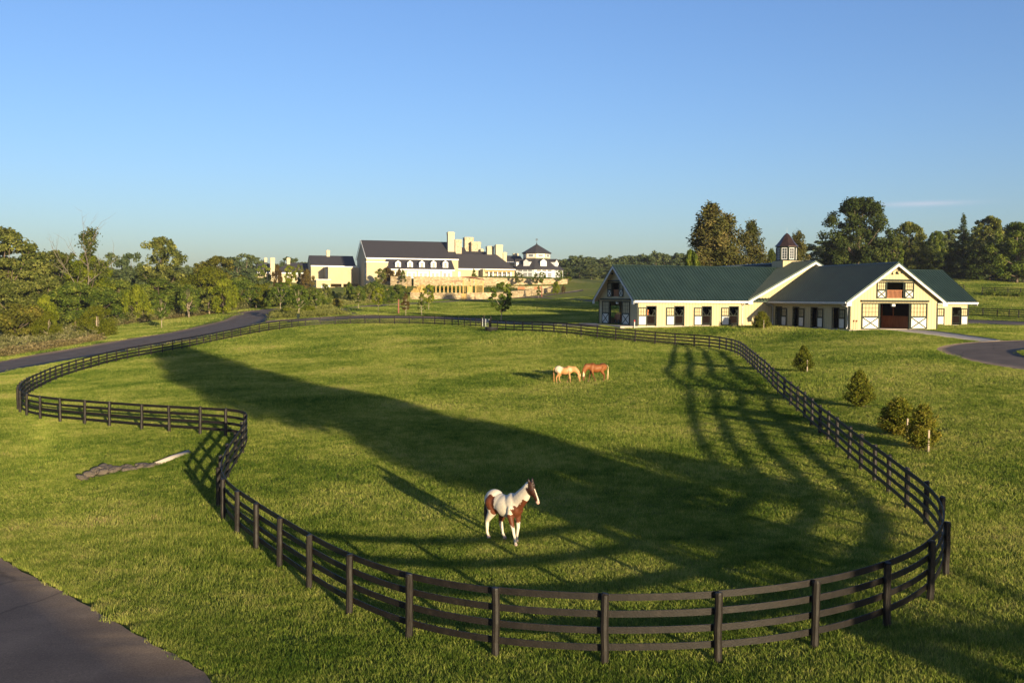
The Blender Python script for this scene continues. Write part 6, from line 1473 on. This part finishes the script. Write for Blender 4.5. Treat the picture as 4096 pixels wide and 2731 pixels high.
def scatter():
    P = []; Sc = []
    for y0, y1, sp_, s, sz in ((12, 32, .62, 1., 1.), (32, 60, .92, 1.4, 1.12), (60, 110, 1.45, 2.2, 1.35), (110, 200, 2.5, 3.9, 1.8), (200, 290, 4.0, 6.3, 2.4)):
        ys = np.arange(y0, y1, sp_)
        for y in ys:
            hw = .70*y+6; xs = np.arange(-hw, hw, sp_)
            q = np.stack([xs+rng.uniform(-.4, .4, len(xs))*sp_, y+rng.uniform(-.4, .4, len(xs))*sp_], 1); P.append(q); Sc.append(np.tile([s, s, sz], (len(q), 1)))
    P = np.concatenate(P); Sc = np.concatenate(Sc)
    ok = np.ones(len(P), bool)
    for W in PAVED:
        lo, hi = W.min(0)-1, W.max(0)+1; c = ok & (P[:, 0] > lo[0]) & (P[:, 0] < hi[0]) & (P[:, 1] > lo[1]) & (P[:, 1] < hi[1]); i = np.where(c)[0]
        if not len(i): continue
        # patch radius: test a ring so that blades do not cover the pavement
        bad = inpoly(P[i], W)
        for k in range(6):
            a = k*PI/3; rr_ = Sc[i, 0]*.5; bad |= inpoly(P[i]+np.stack([np.cos(a)*rr_, np.sin(a)*rr_], 1), W)
        ok[i[bad]] = False
    # fill the strip next to pavement edges with small patches
    E_ = []
    for W in PAVED:
        c = np.concatenate([W, W[:1]]); d = np.r_[0, np.cumsum(np.linalg.norm(np.diff(c, axis=0), axis=1))]; t = np.arange(0, d[-1], .35); e = np.stack([np.interp(t, d, c[:, 0]), np.interp(t, d, c[:, 1])], 1)
        far = np.hypot(e[:, 0], e[:, 1]); e = e[(far < 150) & (np.abs(e[:, 0]) < .56*e[:, 1]+3) & (e[:, 1] > 11)]
        for rad in (.38, .75, 1.15, 1.6):
            for s_ in (-1, 1):
                tt = np.gradient(e, axis=0) if len(e) > 2 else None
                if tt is None: continue
                tt /= np.linalg.norm(tt, axis=1)[:, None]+1e-9; q = e+np.stack([-tt[:, 1], tt[:, 0]], 1)*rad*s_+rng.normal(0, .06, e.shape); E_.append(q)
    E_ = np.concatenate(E_); inn = np.zeros(len(E_), bool)
    for W in PAVED:
        inn |= inpoly(E_, W)
    E_ = E_[~inn]; E_ = E_[rng.random(len(E_)) < .8]
    P = np.concatenate([P[ok], E_]); Sc = np.concatenate([Sc[ok], np.tile([.55, .55, .85], (len(E_), 1))])
    Z = hgt(P[:, 0], P[:, 1]); e = .5; gx = (hgt(P[:, 0]+e, P[:, 1])-Z)/e; gy = (hgt(P[:, 0], P[:, 1]+e)-Z)/e
    n = np.stack([-gx, -gy, np.ones(len(P))], 1); n /= np.linalg.norm(n, axis=1)[:, None]
    a = rng.random(len(P))*2*PI; c, s = np.cos(-a), np.sin(-a); n2x = n[:, 0]*c-n[:, 1]*s; n2y = n[:, 0]*s+n[:, 1]*c
    R = np.stack([-np.arcsin(n2y), np.arctan2(n2x, n[:, 2]), a], 1)
    Sc *= rng.uniform(.85, 1.2, (len(P), 1)); lum = .8+.5*np.sin(P[:, 0]*.21+1)*np.sin(P[:, 1]*.17); Sc[:, 2] *= np.clip(lum, .7, 1.25)
    me = bpy.data.meshes.new('grass'); me.vertices.add(len(P)); me.vertices.foreach_set('co', np.concatenate([P, Z[:, None]], 1).astype(np.float32).ravel())
    for nm, A_ in (('rot', R), ('scl', Sc)):
        at = me.attributes.new(nm, 'FLOAT_VECTOR', 'POINT'); at.data.foreach_set('vector', A_.astype(np.float32).ravel())
    o = bpy.data.objects.new('grass', me); COL.objects.link(o); tag(o, 'green grass covering paddock and lawns', 'grass', kind='stuff')
    ng = bpy.data.node_groups.new('grass_scatter', 'GeometryNodeTree'); ng.interface.new_socket('Geometry', in_out='INPUT', socket_type='NodeSocketGeometry'); ng.interface.new_socket('Geometry', in_out='OUTPUT', socket_type='NodeSocketGeometry')
    gi = ng.nodes.new('NodeGroupInput'); go = ng.nodes.new('NodeGroupOutput'); ip = ng.nodes.new('GeometryNodeInstanceOnPoints'); ci = ng.nodes.new('GeometryNodeCollectionInfo')
    ci.inputs['Collection'].default_value = pc; ci.inputs['Separate Children'].default_value = True; ci.inputs['Reset Children'].default_value = True; ip.inputs['Pick Instance'].default_value = True
    def na(nm):
        q = ng.nodes.new('GeometryNodeInputNamedAttribute'); q.data_type = 'FLOAT_VECTOR'; q.inputs[0].default_value = nm; return q
    r_ = na('rot'); s_ = na('scl'); e2 = ng.nodes.new('FunctionNodeEulerToRotation')
    ng.links.new(gi.outputs[0], ip.inputs['Points']); ng.links.new(ci.outputs[0], ip.inputs['Instance']); ng.links.new(r_.outputs['Attribute'], e2.inputs[0]); ng.links.new(e2.outputs[0], ip.inputs['Rotation']); ng.links.new(s_.outputs['Attribute'], ip.inputs['Scale']); ng.links.new(ip.outputs[0], go.inputs[0])
    md = o.modifiers.new('scatter', 'NODES'); md.node_group = ng
    print('grass patches', len(P))
scatter()

# ------------------------------------------------------------------ light, sky, camera
EL = math.radians(7.15); AZ = math.radians(25.3)         # sun behind the viewpoint, a little to the right
S.world = bpy.data.worlds.new('World'); S.world.use_nodes = True; nt = S.world.node_tree; nt.nodes.clear()
wo = N(nt, 'ShaderNodeOutputWorld'); bg = N(nt, 'ShaderNodeBackground', i_Strength=.10); sk = N(nt, 'ShaderNodeTexSky', sky_type='NISHITA', sun_disc=False)
sk.sun_elevation = EL; sk.sun_rotation = PI - AZ; sk.altitude = 100; sk.air_density = 1.0; sk.dust_density = 1.1; sk.ozone_density = 2.5
# a wisp of high cloud low over the right wood
tc = N(nt, 'ShaderNodeTexCoord'); sx = N(nt, 'ShaderNodeSeparateXYZ'); L(nt, tc, 'Generated', sx, 0)
cd = ray(3690, 815); cd = cd/np.linalg.norm(cd)
def gauss(sock, c, w_):
    s_ = N(nt, 'ShaderNodeMath', operation='SUBTRACT', i_1=float(c)); L(nt, sx, sock, s_, 0); d_ = N(nt, 'ShaderNodeMath', operation='DIVIDE', i_1=w_); L(nt, s_, 0, d_, 0)
    p_ = N(nt, 'ShaderNodeMath', operation='POWER', i_1=2.); ab = N(nt, 'ShaderNodeMath', operation='ABSOLUTE'); L(nt, d_, 0, ab, 0); L(nt, ab, 0, p_, 0); m_ = N(nt, 'ShaderNodeMath', operation='MULTIPLY', i_1=-1.); L(nt, p_, 0, m_, 0); e_ = N(nt, 'ShaderNodeMath', operation='EXPONENT'); L(nt, m_, 0, e_, 0); return e_
g1 = gauss(0, cd[0], .035); g2 = gauss(2, cd[2], .0022); mu_ = N(nt, 'ShaderNodeMath', operation='MULTIPLY'); L(nt, g1, 0, mu_, 0); L(nt, g2, 0, mu_, 1)
cf = N(nt, 'ShaderNodeMath', operation='MULTIPLY', i_1=.22); L(nt, mu_, 0, cf, 0)
cm = N(nt, 'ShaderNodeMix', data_type='RGBA'); cm.inputs[7].default_value = (5., 4.0, 4.6, 1); L(nt, cf, 0, cm, 0)
tn = N(nt, 'ShaderNodeMix', data_type='RGBA', blend_type='MULTIPLY', i_0=1.); tn.inputs[7].default_value = (.80, .86, 1.12, 1); L(nt, sk, 0, tn, 6); L(nt, tn, 2, cm, 6)
L(nt, cm, 2, bg, 0); L(nt, bg, 0, wo, 0)
sl = bpy.data.lights.new('Sun', 'SUN'); sl.energy = 5.0; sl.angle = math.radians(.5); sl.color = (1., .80, .50)
so = bpy.data.objects.new('sun', sl); COL.objects.link(so)
dv = Vector((-math.sin(AZ)*math.cos(EL), math.cos(AZ)*math.cos(EL), -math.sin(EL))); so.rotation_euler = dv.to_track_quat('-Z', 'Y').to_euler(); so.location = (20, -20, 30)
cam = bpy.data.cameras.new('camera'); cam.sensor_width = 36.; cam.lens = F/4096*36.; cam.clip_end = 5000; cam.clip_start = .1
co_ = bpy.data.objects.new('camera', cam); COL.objects.link(co_)
Xc = cr*Rv + sr*Uv; Yc = -sr*Rv + cr*Uv; Zc = -Fv
co_.matrix_world = Matrix(((Xc[0], Yc[0], Zc[0], 0), (Xc[1], Yc[1], Zc[1], 0), (Xc[2], Yc[2], Zc[2], CZ), (0, 0, 0, 1)))
S.camera = co_
S.view_settings.view_transform = 'Standard'; S.view_settings.look = 'None'; S.view_settings.gamma = 1; S.view_settings.exposure = 1.12
hm, hn = mat('haze'); ho = N(hn, 'ShaderNodeOutputMaterial'); pv = N(hn, 'ShaderNodeVolumePrincipled', i_Density=.0001); pv.inputs['Color'].default_value = (.80, .88, 1., 1); pv.inputs['Anisotropy'].default_value = .2; L(hn, pv, 0, ho, 'Volume')
w = MB(); w.box(-900, 900, -120, 1750, -45, 62); hz = w.build('haze', hm); tag(hz, 'thin morning haze over the fields', 'haze', kind='stuff')
S.cycles.max_bounces = 6; S.cycles.transparent_max_bounces = 8; S.cycles.use_denoising = True
